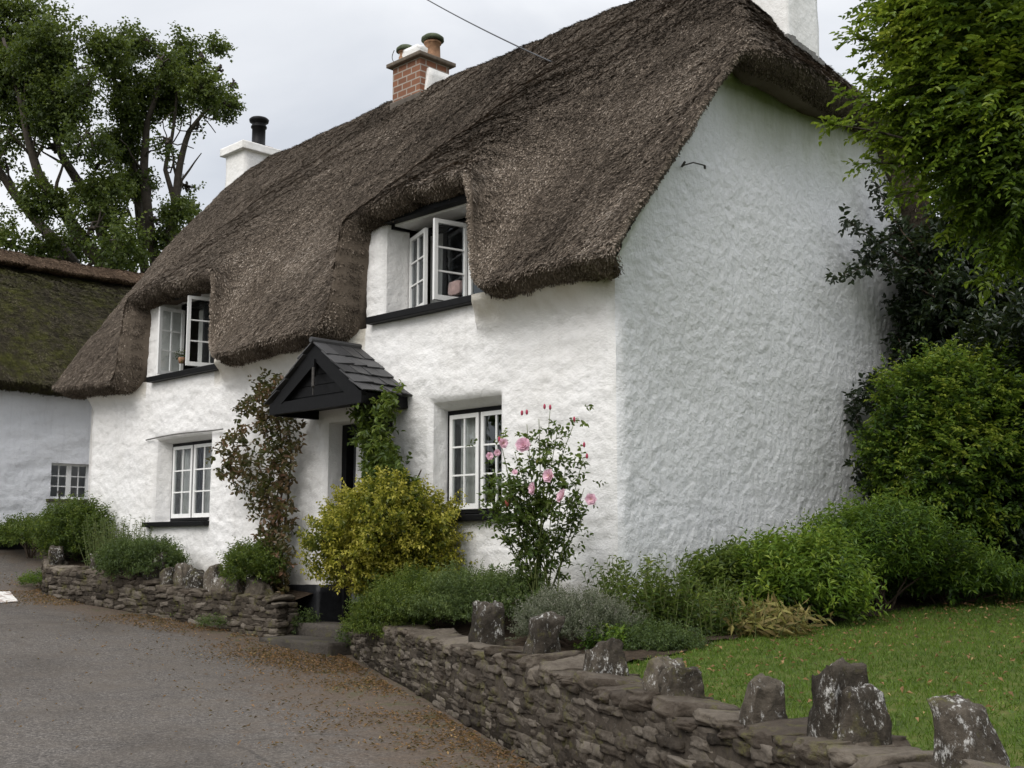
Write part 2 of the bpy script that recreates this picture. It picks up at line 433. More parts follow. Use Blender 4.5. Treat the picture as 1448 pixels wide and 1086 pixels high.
xs = np.unique(np.concatenate([np.linspace(-400, -40, 19), np.linspace(-40, 30, 71), np.linspace(30, 400, 19)]))
ys = np.unique(np.concatenate([np.linspace(-400, -20, 19), np.linspace(-20, 20, 41), np.linspace(20, 400, 19)]))
tag(sheet('ground', xs, ys, lambda x, y: H(x, y) - .06, M['ground']), 'green rising ground around the two cottages', 'ground', kind='structure')
xs = np.arange(-30, 15.01, .12); ys = np.arange(-16, 6.01, .12)
def dirtf(X, Y):
    d = np.minimum(seg_dist(X, Y, LWP), seg_dist(X, Y, RWP))
    edge = .95 * np.exp(-(d / np.where(X < -4, 1.0, 1.65)) ** 2)
    edge = np.maximum(edge, .55 * sstep(-10.8, -12.5, X) * sstep(-1.5, .3, Y))
    edge = np.maximum(edge, .9 * np.exp(-((X + 4.2) ** 2 + (Y + .9) ** 2) / 1.1))
    return edge + .12 * fbm(np.stack([X * .7, Y * .7, X * 0], -1), 3, 3)
tag(sheet('road', xs, ys, lambda x, y: H(x, y) + .012 * fbm(np.stack([x, y, x * 0], -1), 5, 3), M['road'], None, dirtf), 'grey worn lane with a dirty leaf strewn edge', 'road', kind='structure')

# garden levels
def G(x, y):
    wd = wdist(x, y)
    dh = np.hypot(np.maximum(np.maximum(-x * 0 + x, 0), 0), np.maximum(-y, 0)) if False else np.where(x < 0, np.maximum(-y, 0), np.where(y < 0, np.hypot(x, y), x))
    return .66 + .05 * np.clip(wd, 0, 14) + .26 * np.exp(-(dh / .8) ** 2) + .012 * fbm(np.stack([x, y, x * 0], -1) * 1.5, 8, 3)
def in_garden(x, y): return (wdist(x, y) > .02) & (x > -3.35) & ((x > -.12) | (y < .12))
tag(sheet('lawn', np.arange(-.2, 16, .1), np.arange(-9, 20, .1), G, M['lawn'], lambda x, y: in_garden(x, y) & (x > 1.2)), 'mown green lawn beside the gable', 'lawn', kind='structure')
def bed_edge(y): return 1.62 + .16 * fbm(np.stack([y * .8, y * 0, y * 0], -1), 4, 3) + .1 * fbm(np.stack([y * 4, y * 0, y * 0], -1), 9, 2) + .22 * sstep(-.8, -1.8, y)
tag(sheet('garden_soil', np.arange(-3.4, 2.4, .06), np.arange(-4.2, 20, .06), lambda x, y: G(x, y) + .02 + .02 * fbm(np.stack([x * 5, y * 5, x * 0], -1), 2, 3), M['soil'], lambda x, y: in_garden(x, y) & (x < bed_edge(y))), 'dark earth of the planted bed along the cottage', 'soil', kind='structure')
def GL(x, y): return H(x, y) + .44 + .10 * np.exp(-(y / .3) ** 2)
tag(sheet('left_garden_soil', np.arange(-11.5, -4.95, .1), np.arange(-1.1, .13, .06), GL, M['soil'],
      lambda x, y: y > np.interp(x, LWP[::-1, 0], LWP[::-1, 1])), 'dark earth of the narrow bed by the left windows', 'soil', kind='structure')

# worn white road marking far left
p = []
for q in ((-30, 838), (14, 838), (26, 852), (-30, 856)):
    d = ray(*q); ts = np.linspace(5, 40, 4000); pts = CAM + d * ts[:, None]; k = np.argmax(pts[:, 2] < H(pts[:, 0], pts[:, 1])); p.append(pts[k][:2])
p = np.array(p); uu = np.linspace(0, 1, 9); vv = np.linspace(0, 1, 9); U, W_ = np.meshgrid(uu, vv)
P2 = (p[0] * (1 - U[..., None]) + p[1] * U[..., None]) * (1 - W_[..., None]) + (p[3] * (1 - U[..., None]) + p[2] * U[..., None]) * W_[..., None]
def mark_mat():
    t = NT('road_paint'); v = t.coord(); f = t.ramp(t.noise(v, 7, 6, .7), [(.5, (0, 0, 0)), (.6, (1, 1, 1))])
    return t.done(t.mix(f, (.62, .60, .56), (.22, .15, .12)), .8)
M['mark'] = mark_mat()
tag(obj('road_marking', np.dstack([P2, H(P2[..., 0], P2[..., 1]) + .018]).reshape(-1, 3), [grid_quads(9, 9)], M['mark']), 'worn white painted marking at the left edge of the lane', 'road marking', kind='structure')

# ------------------------------------------------------------------ cottage
cot = thing('thatched_cottage', (-5.8, 3.75, .9), 'white limewashed cottage with brown thatch, black slate porch and pink roses at its front', 'cottage')
OPEN = {  # front rectangle x0,x1,z0,z1 ; inner rectangle ; recess
 'LL': ((-9.40, -7.80, 1.99, 3.27), (-9.31, -8.02, 2.00, 3.22), .25),
 'LR': ((-2.86, -1.71, 1.96, 3.30), (-2.85, -1.72, 1.98, 3.22), .26),
 'DR': ((-4.93, -3.62, .45, 3.22), (-4.93, -3.62, .45, 3.20), .34),
 'UR': ((-3.78, -1.95, 4.45, 5.72), (-3.72, -1.98, 4.47, 5.68), .36),
 'UL': ((-9.42, -7.45, 4.25, 5.52), (-9.40, -7.47, 4.27, 5.48), .36)}
XL, XR, DEP = -11.65, 0., 7.5
DORM = ((-9.92, -7.12, 1.37), (-4.28, -1.70, 1.47))       # eyebrow lifts in the thatch: x0, x1, rise

def corner_off(z): return .03 + .03 * fbm(np.stack([z * 2, z * 0, z * 0 + 5], -1), 21, 3)
def front_disp(x, z):
    p = np.stack([x * 1.0, z * 1.7, x * 0], -1)
    d = .030 * fbm(p * 1.3, 31, 3) + .009 * (1 - np.abs(fbm(np.stack([x * 3.0, z * 6.0, x * 0], -1), 35, 4)) * 2) + .007 * fbm(p * 9, 37, 3) + .004 * fbm(p * 22, 38, 2) + .008 * fbm(np.stack([x * 1.6, z * 8.5 + .6 * x, x * 0], -1), 39, 3)
    return d
def wall_top_front(x):
    t = np.full(np.shape(x), 4.42) + np.interp(x, [-12, -9.5, -7, -4, 0], [-.06, -.2, -.12, -.06, .03])
    for a, b, h in DORM: t = np.where((x > a + .16) & (x < b - (.62 if a < -6 else .34)), 5.82, t)
    return t
mb = MB()
xs = np.unique(np.round(np.concatenate([np.arange(XL, 0.001, .026), [0.], *[[o[0][0], o[0][1]] for o in OPEN.values()]]), 4))
zs = np.unique(np.round(np.concatenate([np.arange(.2, 6.0, .026), *[[o[0][2], o[0][3]] for o in OPEN.values()]]), 4))
X, Z = np.meshgrid(xs, zs)
fade = np.ones_like(X); push = np.zeros_like(X)
for (fr, inn, rec) in OPEN.values():
    dx = np.maximum(np.maximum(fr[0] - X, X - fr[1]), 0); dz = np.maximum(np.maximum(fr[2] - Z, Z - fr[3]), 0); dd = np.hypot(dx, dz)
    fade = np.minimum(fade, sstep(-.01, .12, dd)); push = np.maximum(push, .045 * np.clip(1 - dd / .09, 0, 1) ** 2)
cw = np.clip(1 - (-X) / .16, 0, 1) ** 2; cl = np.clip(1 - (X - XL) / .16, 0, 1) ** 2
fade2 = fade * (1 - np.maximum(cw, cl))
Yv = -front_disp(X, Z) * fade2 + push + corner_off(Z) * cw + .05 * cl
top = wall_top_front(X)
cove = .30 * np.clip(1 - (top - .06 - Z) / .42, 0, 1) ** 1.6 * (Z < 4.7)         # plaster cove under the eaves
for a, b, h in DORM: cove = cove * sstep(.05, .45, np.abs(X - a - .16)) * sstep(.05, .45, np.abs(X - b + .55))
Yv = Yv - cove * sstep(.0, .35, -X)
Xv = X - corner_off(Z) * cw + .05 * cl * 0
F = grid_quads(len(zs), len(xs))
cx = X.ravel()[F].mean(1); cz = Z.ravel()[F].mean(1)
keep = cz < wall_top_front(cx)
for (fr, inn, rec) in OPEN.values(): keep &= ~((cx > fr[0]) & (cx < fr[1]) & (cz > fr[2]) & (cz < fr[3]))
t_al = .8 * sstep(.30, .02, top - .1 - Z) * (Z < 4.7) + .55 * sstep(.55, .0, Z - 1.05)
mb.add(np.stack([Xv, Yv, Z], -1).reshape(-1, 3), [F[keep]], np.clip(t_al, 0, 1).ravel())
for key, (fr, inn, rec) in OPEN.items():
    def pt(x, z, y): return np.array([x, y, z])
    cf = [(fr[0], fr[2]), (fr[1], fr[2]), (fr[1], fr[3]), (fr[0], fr[3])]; ci = [(inn[0], inn[2]), (inn[1], inn[2]), (inn[1], inn[3]), (inn[0], inn[3])]
    for k in range(4):
        n = 40; m = 9; s = np.linspace(0, 1, n)[None, :, None]; r_ = np.linspace(0, 1, m)[:, None, None]
        a0, a1 = np.array(cf[k]), np.array(cf[(k + 1) % 4]); b0, b1 = np.array(ci[k]), np.array(ci[(k + 1) % 4])
        e = (a0 + (a1 - a0) * s) * (1 - r_) + (b0 + (b1 - b0) * s) * r_
        y = .045 + (rec - .045) * r_[..., 0] + 0 * s[..., 0]
        ctr = np.array([(fr[0] + fr[1]) / 2, (fr[2] + fr[3]) / 2]); nrm = np.array([(0, -1), (1, 0), (0, 1), (-1, 0)][k], float)
        nz = .016 * fbm(np.dstack([e[..., 0] * 6, y * 6, e[..., 1] * 6]), 51, 3) * np.sin(np.pi * np.clip(r_[..., 0], 0, 1)) * np.ones_like(y)
        e = e + nrm * nz[..., None]
        V = np.stack([e[..., 0], y, e[..., 1]], -1).reshape(-1, 3)
        mb.add(V, [grid_quads(m, n)[:, ::-1]], 0.)
mb.build('front_wall', M['wall'], cot, True)

# gable wall (faces +X)
def z_front(x, y):
    Eo = np.interp(x, [-12.6, -9.8, -7, -4.2, -1.5, .5], [4.36, 4.24, 4.32, 4.39, 4.49, 4.52]); Zr = np.interp(x, [-12, -8, 0], [9.44, 9.58, 9.62])
    t = (y + .42) / 4.17; bul = np.interp(x, [-12.5, -9, -4, .5], [.50, .18, .12, .10])
    return Eo + (Zr - Eo) * t + bul * np.sin(np.pi * np.clip(t, 0, 1)), Eo, Zr
def HIPB(y): return sstep(1.45, 2.2, y) * sstep(5.2, 2.9, y)
def roof_z(x, y):
    zf, Eo, Zr = z_front(x, y); L = 0
    for a, b, h in DORM:
        yy = np.maximum(y + .42, 0); wd = .055 + .17 * yy; wr = .10 + .45 * yy
        s = 1 / (1 + np.exp(-np.clip((x - a - .12 * yy) / wd * 1.8, -30, 30))) * 1 / (1 + np.exp(-np.clip((b - .05 * yy - x) / wr * 1.8, -30, 30)))
        L = L + h * s * (1 - np.clip((y + .42) / 4.0, 0, 1)) ** 1.55 * (1 - .06 * ((x - (a + b) / 2) / ((b - a) / 2)) ** 2)
    zr, _, _ = z_front(x, 7.5 - y)
    z = smin(zf + L, zr, .30)
    z = smin(z, 7.36 + 1.25 * (.34 - x) + .30 * HIPB(y), .14)
    return z
def gable_top(y):
    z = np.minimum(z_front(np.zeros_like(y), y)[0], z_front(np.zeros_like(y), 7.5 - y)[0]) - .34
    return np.minimum(z, 7.20)
ys = np.arange(0, DEP + .001, .021); zs = np.arange(.6, 7.4, .021)
Y, Z = np.meshgrid(ys, zs)
p = np.stack([Y, Z, Y * 0], -1)
d = .028 * fbm(p * .9, 61, 3) + .006 * fbm(p * 5.5 + 1.2 * fbm(p * 3, 66, 2)[..., None], 63, 4) + .006 * (1 - 2.2 * np.abs(fbm(np.stack([Y * 7, Z * 7, Y * 0], -1), 67, 3))) + .010 * np.clip(.25 + 1.6 * fbm(p * .9, 71, 2), .05, 1) * .36 * fbm(p * 20 + 1.5 * fbm(p * 6, 68, 2)[..., None], 69, 2) + .003 * fbm(p * 32, 70, 2)
cw = np.clip(1 - Y / .16, 0, 1) ** 2
gt = gable_top(Y); ver = .10 * sstep(.20, .03, gt - Z) * sstep(2.3, 1.9, Y)
Xg = (d * (1 - cw) - corner_off(Z) * cw) + ver - .02 * sstep(2., 0, Z) * 0
Yg = Y + corner_off(Z) * cw
F = grid_quads(len(zs), len(ys)); cy = Y.ravel()[F].mean(1); cz = Z.ravel()[F].mean(1); F = F[cz < gable_top(cy)]
al = .85 * sstep(1.3, .05, 7.25 - Z) * sstep(1.6, 2.4, Y) * sstep(6.2, 4.2, Y) + .5 * sstep(.35, 0, gt - Z) + .35 * sstep(2.0, 1., Z)
obj('gable_wall', np.stack([Xg, Yg, Z], -1).reshape(-1, 3), [F], M['gable'], cot, np.clip(al, 0, 1).ravel(), True)
# left gable and rear wall
ys = np.linspace(0, DEP, 40); zs = np.linspace(.5, 9.2, 60); Y, Z = np.meshgrid(ys, zs)
F = grid_quads(60, 40); cy = Y.ravel()[F].mean(1); cz = Z.ravel()[F].mean(1)
zt = np.minimum(z_front(np.full_like(cy, XL), cy)[0], z_front(np.full_like(cy, XL), 7.5 - cy)[0]) - .25
obj('left_gable_wall', np.stack([np.full_like(Y, XL) + .02 * fbm(np.stack([Y, Z, Y * 0], -1), 3, 3), Y, Z], -1).reshape(-1, 3), [F[cz < zt][:, ::-1]], M['wall'], cot, np.zeros(Y.size), True)
obj('rear_wall', [(XL, DEP, .5), (0, DEP, .5), (0, DEP, 4.4), (XL, DEP, 4.4)], [[[0, 1, 2, 3]]], M['wall'], cot, np.zeros(4))
# upper floor and inner room walls, so that the windows look into rooms
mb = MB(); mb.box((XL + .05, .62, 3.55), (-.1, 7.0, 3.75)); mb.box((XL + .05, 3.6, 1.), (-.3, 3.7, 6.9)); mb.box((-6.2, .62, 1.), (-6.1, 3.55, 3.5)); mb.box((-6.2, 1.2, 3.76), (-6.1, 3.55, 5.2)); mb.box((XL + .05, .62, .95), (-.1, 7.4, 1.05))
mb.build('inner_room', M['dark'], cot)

# thatch
def roof(name, xl, xb_f, y0, y1, zf, mat, parent, dens, seed, ring=1., us=None, vs_=None, amp=1., lenmul=1., rag=1., shift=None):
    rng = RNG(seed)
    nu, nv = len(us), len(vs_); Yg = np.repeat(vs_[:, None], nu, 1); xb = xb_f(vs_)[:, None]; Xg = xl + us[None] * (xb - xl)
    Zg = zf(Xg, Yg)
    if shift is not None: Yg = Yg + shift(Xg, Yg)
    Pn = np.stack([Xg, Yg, Zg], -1)
    def normals(P):
        du = np.gradient(P, axis=1); dv = np.gradient(P, axis=0); return unit(np.cross(du, dv))
    Nn = normals(Pn)
    q = Pn * np.array([1., 1, 1])
    Pn = Pn + Nn * (amp * (.045 * fbm(q * .9, seed, 3) + .030 * fbm(q * 3.1, seed + 5, 3) + .022 * fbm(q * 11, seed + 9, 3)))[..., None]
    Nn = normals(Pn)
    # boundary loop, counter-clockwise seen from above
    I = np.arange(nu * nv).reshape(nv, nu)
    loop = np.concatenate([I[0, :-1], I[:-1, -1], I[-1, :0:-1], I[:0:-1, 0]])
    out = np.zeros((nv, nu, 3)); out[0, :, 1] -= 1; out[-1, :, 1] += 1; out[:, -1, 0] += 1; out[:, 0, 0] -= 1
    flat = Pn.reshape(-1, 3); B = flat[loop]; O = unit(out.reshape(-1, 3)[loop])
    T = unit(np.roll(B, -1, 0) - np.roll(B, 1, 0))
    for _ in range(3): T = unit(np.roll(T, 1, 0) + T + np.roll(T, -1, 0))
    O = unit(O - (O * T).sum(1, keepdims=True) * T); Nd = np.cross(T, O); Nd = unit(Nd)
    rings = [B]
    jag = (.022 * rag * fbm(B * 6, seed + 2, 3))[:, None]
    for (a, b) in ((.016, .02), (.006, .065), (-.04, .12), (-.12, .16), (-.32, .19), (-.62, .18)):
        f = ring if b < .3 else ring
        q = B + O * a + Nd * (b * f) + (Nd * jag if b > .07 else 0) + np.array([0, 0, .06 if a < -.2 else 0]) * (-a)
        q = q + (O * .6 + Nd * .5) * (.016 * fbm(q * 7, seed + 4, 3))[:, None]
        if a < 0: q[:, 1] = np.clip(q[:, 1], y0 - a, y1 + a); q[:, 0] = np.clip(q[:, 0], xl - a, xb_f(q[:, 1]) + a)
        rings.append(q)
    n = len(loop); V = [flat]; Fs = [grid_quads(nv, nu)]; prev = loop; off = len(flat)
    for rg in rings[1:]:
        cur = off + np.arange(n); Fs.append(np.stack([prev, cur, np.roll(cur, -1), np.roll(prev, -1)], -1)); V.append(rg); prev = cur; off += n
    V = np.concatenate(V); base = np.full(len(V), .12); base[:len(flat)] = .22
    base[len(flat):len(flat) + 3 * n] = .32; base[len(flat) + 3 * n:] = .42
    # reed ends: slivers lying down the slope, standing slightly proud
    area = np.linalg.norm(np.cross(Pn[1:, :-1] - Pn[:-1, :-1], Pn[:-1, 1:] - Pn[:-1, :-1]), axis=-1)
    wgt = area * dens(Xg[:-1, :-1], Yg[:-1, :-1]); cnt = rng.poisson(wgt)
    ii, jj = np.nonzero(cnt); rep = cnt[ii, jj]; ii = np.repeat(ii, rep); jj = np.repeat(jj, rep); m = len(ii)
    a = rng.random(m)[:, None]; b = rng.random(m)[:, None]
    P = (Pn[ii, jj] * (1 - a) + Pn[ii, jj + 1] * a) * (1 - b) + (Pn[ii + 1, jj] * (1 - a) + Pn[ii + 1, jj + 1] * a) * b
    Nm = Nn[ii, jj]; D = np.array([0, 0, -1.]) - Nm * (-Nm[:, 2:3]); D = unit(D)
    # rows along the boundary edge
    nb = int(n * 120 * min(1, dens(np.zeros(1), np.full(1, y0))[0] / 1500)); kk = rng.integers(0, n, nb); rr = np.where(rng.random(nb) < .42, 4 + .98 * rng.random(nb), 4.98 * rng.random(nb) ** .9)[:, None]
    r0 = np.array(rings)[rr[:, 0].astype(int), kk]; r1 = np.array(rings)[rr[:, 0].astype(int) + 1, kk]
    Pb = r0 + (r1 - r0) * (rr % 1) + T[kk] * rng.normal(0, .03, (nb, 1)); Nb = unit(O[kk] * np.clip(1.6 - rr * .4, .1, 1) + Nd[kk] * (rr - 1.6) * .6)
    slope_dn = np.array([0, 0, -1.]) - O[kk] * (-O[kk][:, 2:3]); Db = unit(Nd[kk] * np.clip(1.2 - rr * .3, 0, 1) + np.array([0, 0, -.6]) + O[kk] * .25 * np.clip(2 - rr, -1, 1) + rng.normal(0, .25, (nb, 3)))
    P = np.concatenate([P, Pb]); Nm = np.concatenate([Nm, Nb]); D = np.concatenate([D, Db]); D = unit(D - Nm * (D * Nm).sum(1, keepdims=True) * .85); m2 = len(P)
    S = unit(np.cross(Nm, D)); ang = rng.normal(0, .22, (m2, 1)); ang[m:] *= 1.6; D = unit(D * np.cos(ang) + S * np.sin(ang)); S = unit(np.cross(Nm, D))
    Ln = (rng.uniform(.028, .088, (m2, 1))) * lenmul; Ln[m:] *= .55; Wd = rng.uniform(.0034, .0068, (m2, 1)) * (.6 + .4 * lenmul)
    lift = rng.uniform(.001, .017, (m2, 1)) * lenmul
    root = P - Nm * .006; tip = P + D * Ln + Nm * lift
    SV = np.stack([root - S * Wd * .7, root + S * Wd * .7, tip + S * Wd, tip - S * Wd], 1).reshape(-1, 3)
    SF = np.arange(m2 * 4).reshape(-1, 4)
    patch = fbm(P * np.array([1.2, 1.2, 1.2]), seed + 30, 3) + .75 * fbm(P * np.array([7., .55, .55]), seed + 33, 3) + .4 * fbm(P * np.array([22., 1.2, 1.2]), seed + 35, 2)
    tn = np.clip(.42 + .21 * rng.normal(0, 1, m2) + .30 * patch, 0, 1); tn[m:] = np.clip(tn[m:] + .10 - .03 * rr[:, 0], 0, 1)
    tint = np.concatenate([base, np.repeat(tn, 4) * np.tile([.75, .75, 1, 1], m2)])
    return obj(name, np.concatenate([V, SV]), Fs + [SF + len(V)], mat, parent, tint, True)

xb_f = lambda y: .36 + .34 * HIPB(y)
ub = np.linspace(0, 1, 250); dx_ = []
for a, b, h in DORM:
    for e in (a, b): dx_ += list((np.linspace(e - .5, e + .5, 60) + 12.05) / 12.41)
us = np.unique(np.concatenate([ub, dx_, 1 - np.linspace(0, .1, 40) ** 1.2]))
vs_ = np.unique(np.concatenate([np.linspace(-.42, 3.75, 90), np.linspace(-.42, -.2, 10), np.linspace(3.75, 7.92, 40)]))
def eave_shift(x, y):
    s = 0
    for a, b, h in DORM: s = s + 1 / (1 + np.exp(-np.clip((x - a) / .07, -30, 30))) / (1 + np.exp(-np.clip((b - x) / .07, -30, 30)))
    return (-.09 + .20 * s) * (1 - sstep(-.42, .9, y))
def dens(x, y):
    near = np.interp(x, [-12, -6, 0], [2600, 4400, 7000])
    return near * np.where(y < 4.2, 1., np.where(x > -2.5, .5, .04))
roof('thatch_roof', -12.05, xb_f, -.42, 7.92, roof_z, M['thatch'], cot, dens, 11, 1., us, vs_, shift=eave_shift)

# chimneys
def chimney_stack(mb, lo, hi, mat_seed, n=10, amp=.012):
    V, F = cube_grid(n); V = (np.array(lo) + np.array(hi)) / 2 + V * (np.array(hi) - np.array(lo)) / 2
    V = V + unit(V - (np.array(lo) + np.array(hi)) / 2) * (amp * fbm(V * 5, mat_seed, 3))[:, None]
    mb.add(V, [F])
def pot(parent, c, r, h, cap_r, mats):
    V, F = lathe((c[0], c[1], c[2]), [(0, 0), (r * 1.08, 0), (r * 1.0, .05), (r * .93, h * .78), (r * 1.1, h * .80), (r * 1.1, h * .86), (r * .95, h * .88), (r * .92, h), (0, h)])
    p_ = obj('chimney_pot', V, F, mats[0], parent, None, True)
    if cap_r:
        V, F = lathe((c[0], c[1], c[2] + h), [(0, .02), (cap_r * .8, -.03), (cap_r, -.02), (cap_r * .98, .03), (cap_r * .7, .075), (cap_r * .3, .10), (0, .105)])
        obj('cowl', V, F, mats[1], parent, None, True)
# gable-end chimney, going out of the frame
mb = MB(); chimney_stack(mb, (-1.12, 3.42, 7.35), (.02, 4.17, 10.9), 71, 14, .02); mb.box((-1.2, 3.34, 10.85), (.1, 4.25, 11.0), bev=.02)
c1 = mb.build('chimney', M['chim_white'], cot, True); c1['label'] = 'tall white chimney on the near gable'
mb = MB()
rngf = RNG(3)
yy = np.linspace(3.36, 4.23, 12)
for k in range(11):   # mortar flaunching where the stack meets the thatch
    y_ = yy[k]; z_ = roof_z(np.array([.06]), np.array([y_]))[0]
    mb.box((-.02, y_, z_ - .2), (.055 + .02 * rngf.random(), y_ + .085, z_ + .05 + .03 * rngf.random()))
mb.build('flaunching', M['lead'], c1)
pot(c1, (-.5, 3.8, 11.), .15, .55, .22, (M['potclay'], M['mosscap']))
# middle brick chimney
mb = MB(); mb.box((-7.86, 3.40, 8.6), (-7.13, 4.06, 9.90))
c2 = mb.build('chimney', M['brick'], cot); c2['label'] = 'small red brick chimney on the ridge'
mb = MB(); mb.box((-7.95, 3.31, 9.90), (-7.04, 4.15, 9.975), bev=.02); mb.build('chimney_cap', M['capmortar'], c2)
mb = MB(); V, F = cube_grid(5)
Vm = np.array([-7.11, 3.82, 9.44]) + V * np.array([.035, .30, .30]); Vm[:, 0] += .03 * fbm(Vm * 6, 4, 3); Vm[:, 1] -= np.where(V[:, 1] < 0, .14 * (Vm[:, 2] - 9.5), 0) * -1.
mb.add(Vm, [F]); mb.build('render_patch', M['chim_white'], c2, True)
mb = MB()
V, F = cube_grid(4); mb.add(np.array([-7.46, 3.56, 10.06]) + V * np.array([.24, .15, .10]) + .02 * fbm(V * 3, 9, 2)[:, None], [F]); mb.build('white_haunch', M['chim_white'], c2, True)
pot(c2, (-7.66, 3.52, 9.98), .125, .22, .17, (M['potclay'], M['mosscap']))
pot(c2, (-7.25, 3.78, 9.97), .14, .38, .20, (M['potclay'], M['mosscap']))
mb = MB(); a = np.linspace(0, 1, 9); mb.tube(np.stack([-7.83 - .12 * np.sin(a * 2.6), 3.45 + 0 * a, 9.98 + .28 * a], -1), .007, 5); mb.build('wire_loop', M['iron'], c2)
mb = MB(); mb.box((-7.90, 3.36, 9.0), (-7.09, 4.09, 9.27), bev=.03); mb.build('base_collar', M['step_dark'], c2)
# left chimney
mb = MB(); chimney_stack(mb, (-12.95, 3.22, 8.2), (-12.27, 4.45, 9.62), 75, 10, .015); chimney_stack(mb, (-13.03, 3.13, 9.46), (-12.19, 4.54, 9.62), 76, 8, .015)
c3 = mb.build('chimney', M['chim_white'], cot, True); c3['label'] = 'white rendered chimney with black flue pipe at the far end'
mb = MB(); chimney_stack(mb, (-12.95, 3.22, .9), (-12.27, 4.45, 8.3), 77, 10, .015); mb.build('chimney_breast', M['wall'], cot, True)
V, F = lathe((-12.4, 3.62, 9.60), [(0, 0), (.15, 0), (.15, .06), (.135, .07), (.135, .42), (.16, .43), (.16, .46), (.14, .47), (.14, .52), (.19, .55), (.20, .60), (.17, .63), (0, .64)])
obj('chimney_pot', V, F, M['black'], c3, None, True)
mb = MB(); mb.box((-12.75, 3.3, 9.61), (-12.3, 3.9, 9.67), bev=.01); mb.build('chimney_cap', M['potclay'], c3)

# windows
def casement(mbf, w_, h_, nx, nz, st=.05, th=.042, bar=.02):
    """frame with glazing bars in local x,z; returns panes"""
    mbf.box((0, -th, 0), (st, 0, h_)); mbf.box((w_ - st, -th, 0), (w_, 0, h_))
    mbf.box((st, -th + .001, 0), (w_ - st, -.001, st * 1.25)); mbf.box((st, -th + .001, h_ - st), (w_ - st, -.001, h_))
    x0, x1, z0, z1 = st, w_ - st, st * 1.25, h_ - st
    for k in range(1, nx): c = x0 + (x1 - x0) * k / nx; mbf.box((c - bar / 2, -th + .006, z0), (c + bar / 2, -.006, z1))
    xb = [x0] + [x0 + (x1 - x0) * k / nx for k in range(1, nx)] + [x1]
    for k in range(1, nz):
        c = z0 + (z1 - z0) * k / nz
        for i in range(nx): mbf.box((xb[i] + (bar / 2 if i else 0), -th + .007, c - bar / 2), (xb[i + 1] - (bar / 2 if i < nx - 1 else 0), -.007, c + bar / 2))
    return (x0, x1, z0, z1)
def add_casement(win, hinge, w_, h_, nx, nz, ang=0, hinge_right=False, bar=.02):
    mbf = MB(); x0, x1, z0, z1 = casement(mbf, w_, h_, nx, nz, bar=bar)
    V = np.concatenate(mbf.V); G_ = np.array([(x0, -.018, z0), (x1, -.018, z0), (x1, -.018, z1), (x0, -.018, z1)])
    if hinge_right: V[:, 0] -= w_; G_[:, 0] -= w_
    o = obj('casement', V, mbf.F, M['white'], win); o.location = hinge; o.rotation_euler = (0, 0, ang)
    g = obj('pane', G_, [[[0, 1, 2, 3]]], M['glass'], win); g.location = hinge; g.rotation_euler = (0, 0, ang)
    return o
def window(inn, y, fr=.05, label=None, cols=(.5,), mull=.045):
    """black outer frame in the inner rectangle, mullions at the given fractions"""
    x0, x1, z0, z1 = inn; mb = MB()
    mb.box((x0, y - .05, z0), (x0 + fr, y + .06, z1)); mb.box((x1 - fr, y - .05, z0), (x1, y + .06, z1))
    mb.box((x0 + fr, y - .049, z0), (x1 - fr, y + .059, z0 + fr)); mb.box((x0 + fr, y - .049, z1 - fr), (x1 - fr, y + .059, z1))
    for c in cols: xm = x0 + (x1 - x0) * c; mb.box((xm - mull / 2, y - .047, z0 + fr), (xm + mull / 2, y + .057, z1 - fr))
    wv = mb.build('window', M['black'], cot)
    if label: wv['label'] = label
    return wv
def curtain(win, x0, x1, z0, z1, y, seed=1):
    xs = np.linspace(x0, x1, 40); zs = np.linspace(z0, z1, 6); X, Z = np.meshgrid(xs, zs)
    Y = y + .025 * np.sin(X * 52 + seed) + .012 * np.sin(X * 23 + Z * .8)
    o = obj('curtain', np.stack([X, Y, Z], -1).reshape(-1, 3), [grid_quads(6, 40)], M['curtain'], win, None, True)
    return o
def sill(win, x0, x1, z1, y0, y1, th=.075):
    mb = MB(); mb.box((x0, y0, z1 - th), (x1, y1, z1), bev=.012); return mb.build('sill', M['black'], win)
# lower left
fr, inn, rec = OPEN['LL']; y = rec + .05
W1 = window((inn[0], inn[1], inn[2] + .02, inn[3]), y, .04, 'ground floor window left of the porch', (.5,), .035)
wc = (inn[1] - inn[0] - .08 - .035) / 2
add_casement(W1, (inn[0] + .04, y - .02, inn[2] + .06), wc - .004, inn[3] - inn[2] - .11, 2, 3)
add_casement(W1, (inn[1] - .04, y - .02, inn[2] + .06), wc - .004, inn[3] - inn[2] - .11, 2, 3, 0, True)
curtain(W1, inn[0] + .05, inn[0] + .36, inn[2] + .05, inn[3] - .05, y + .09); curtain(W1, inn[1] - .62, inn[1] - .40, inn[2] + .05, inn[3] - .05, y + .16, 2)
sill(W1, -9.56, -7.72, 1.995, -.10, rec + .02)
mb = MB(); a = np.linspace(0, 1, 12); mb.tube(np.stack([-9.62 + 2.25 * a, -.045 + 0 * a, 3.285 + .03 * np.sin(a * 4) + .04 * a ** 3], -1), .012, 5); mb.build('drip_edge', M['lead'], W1)
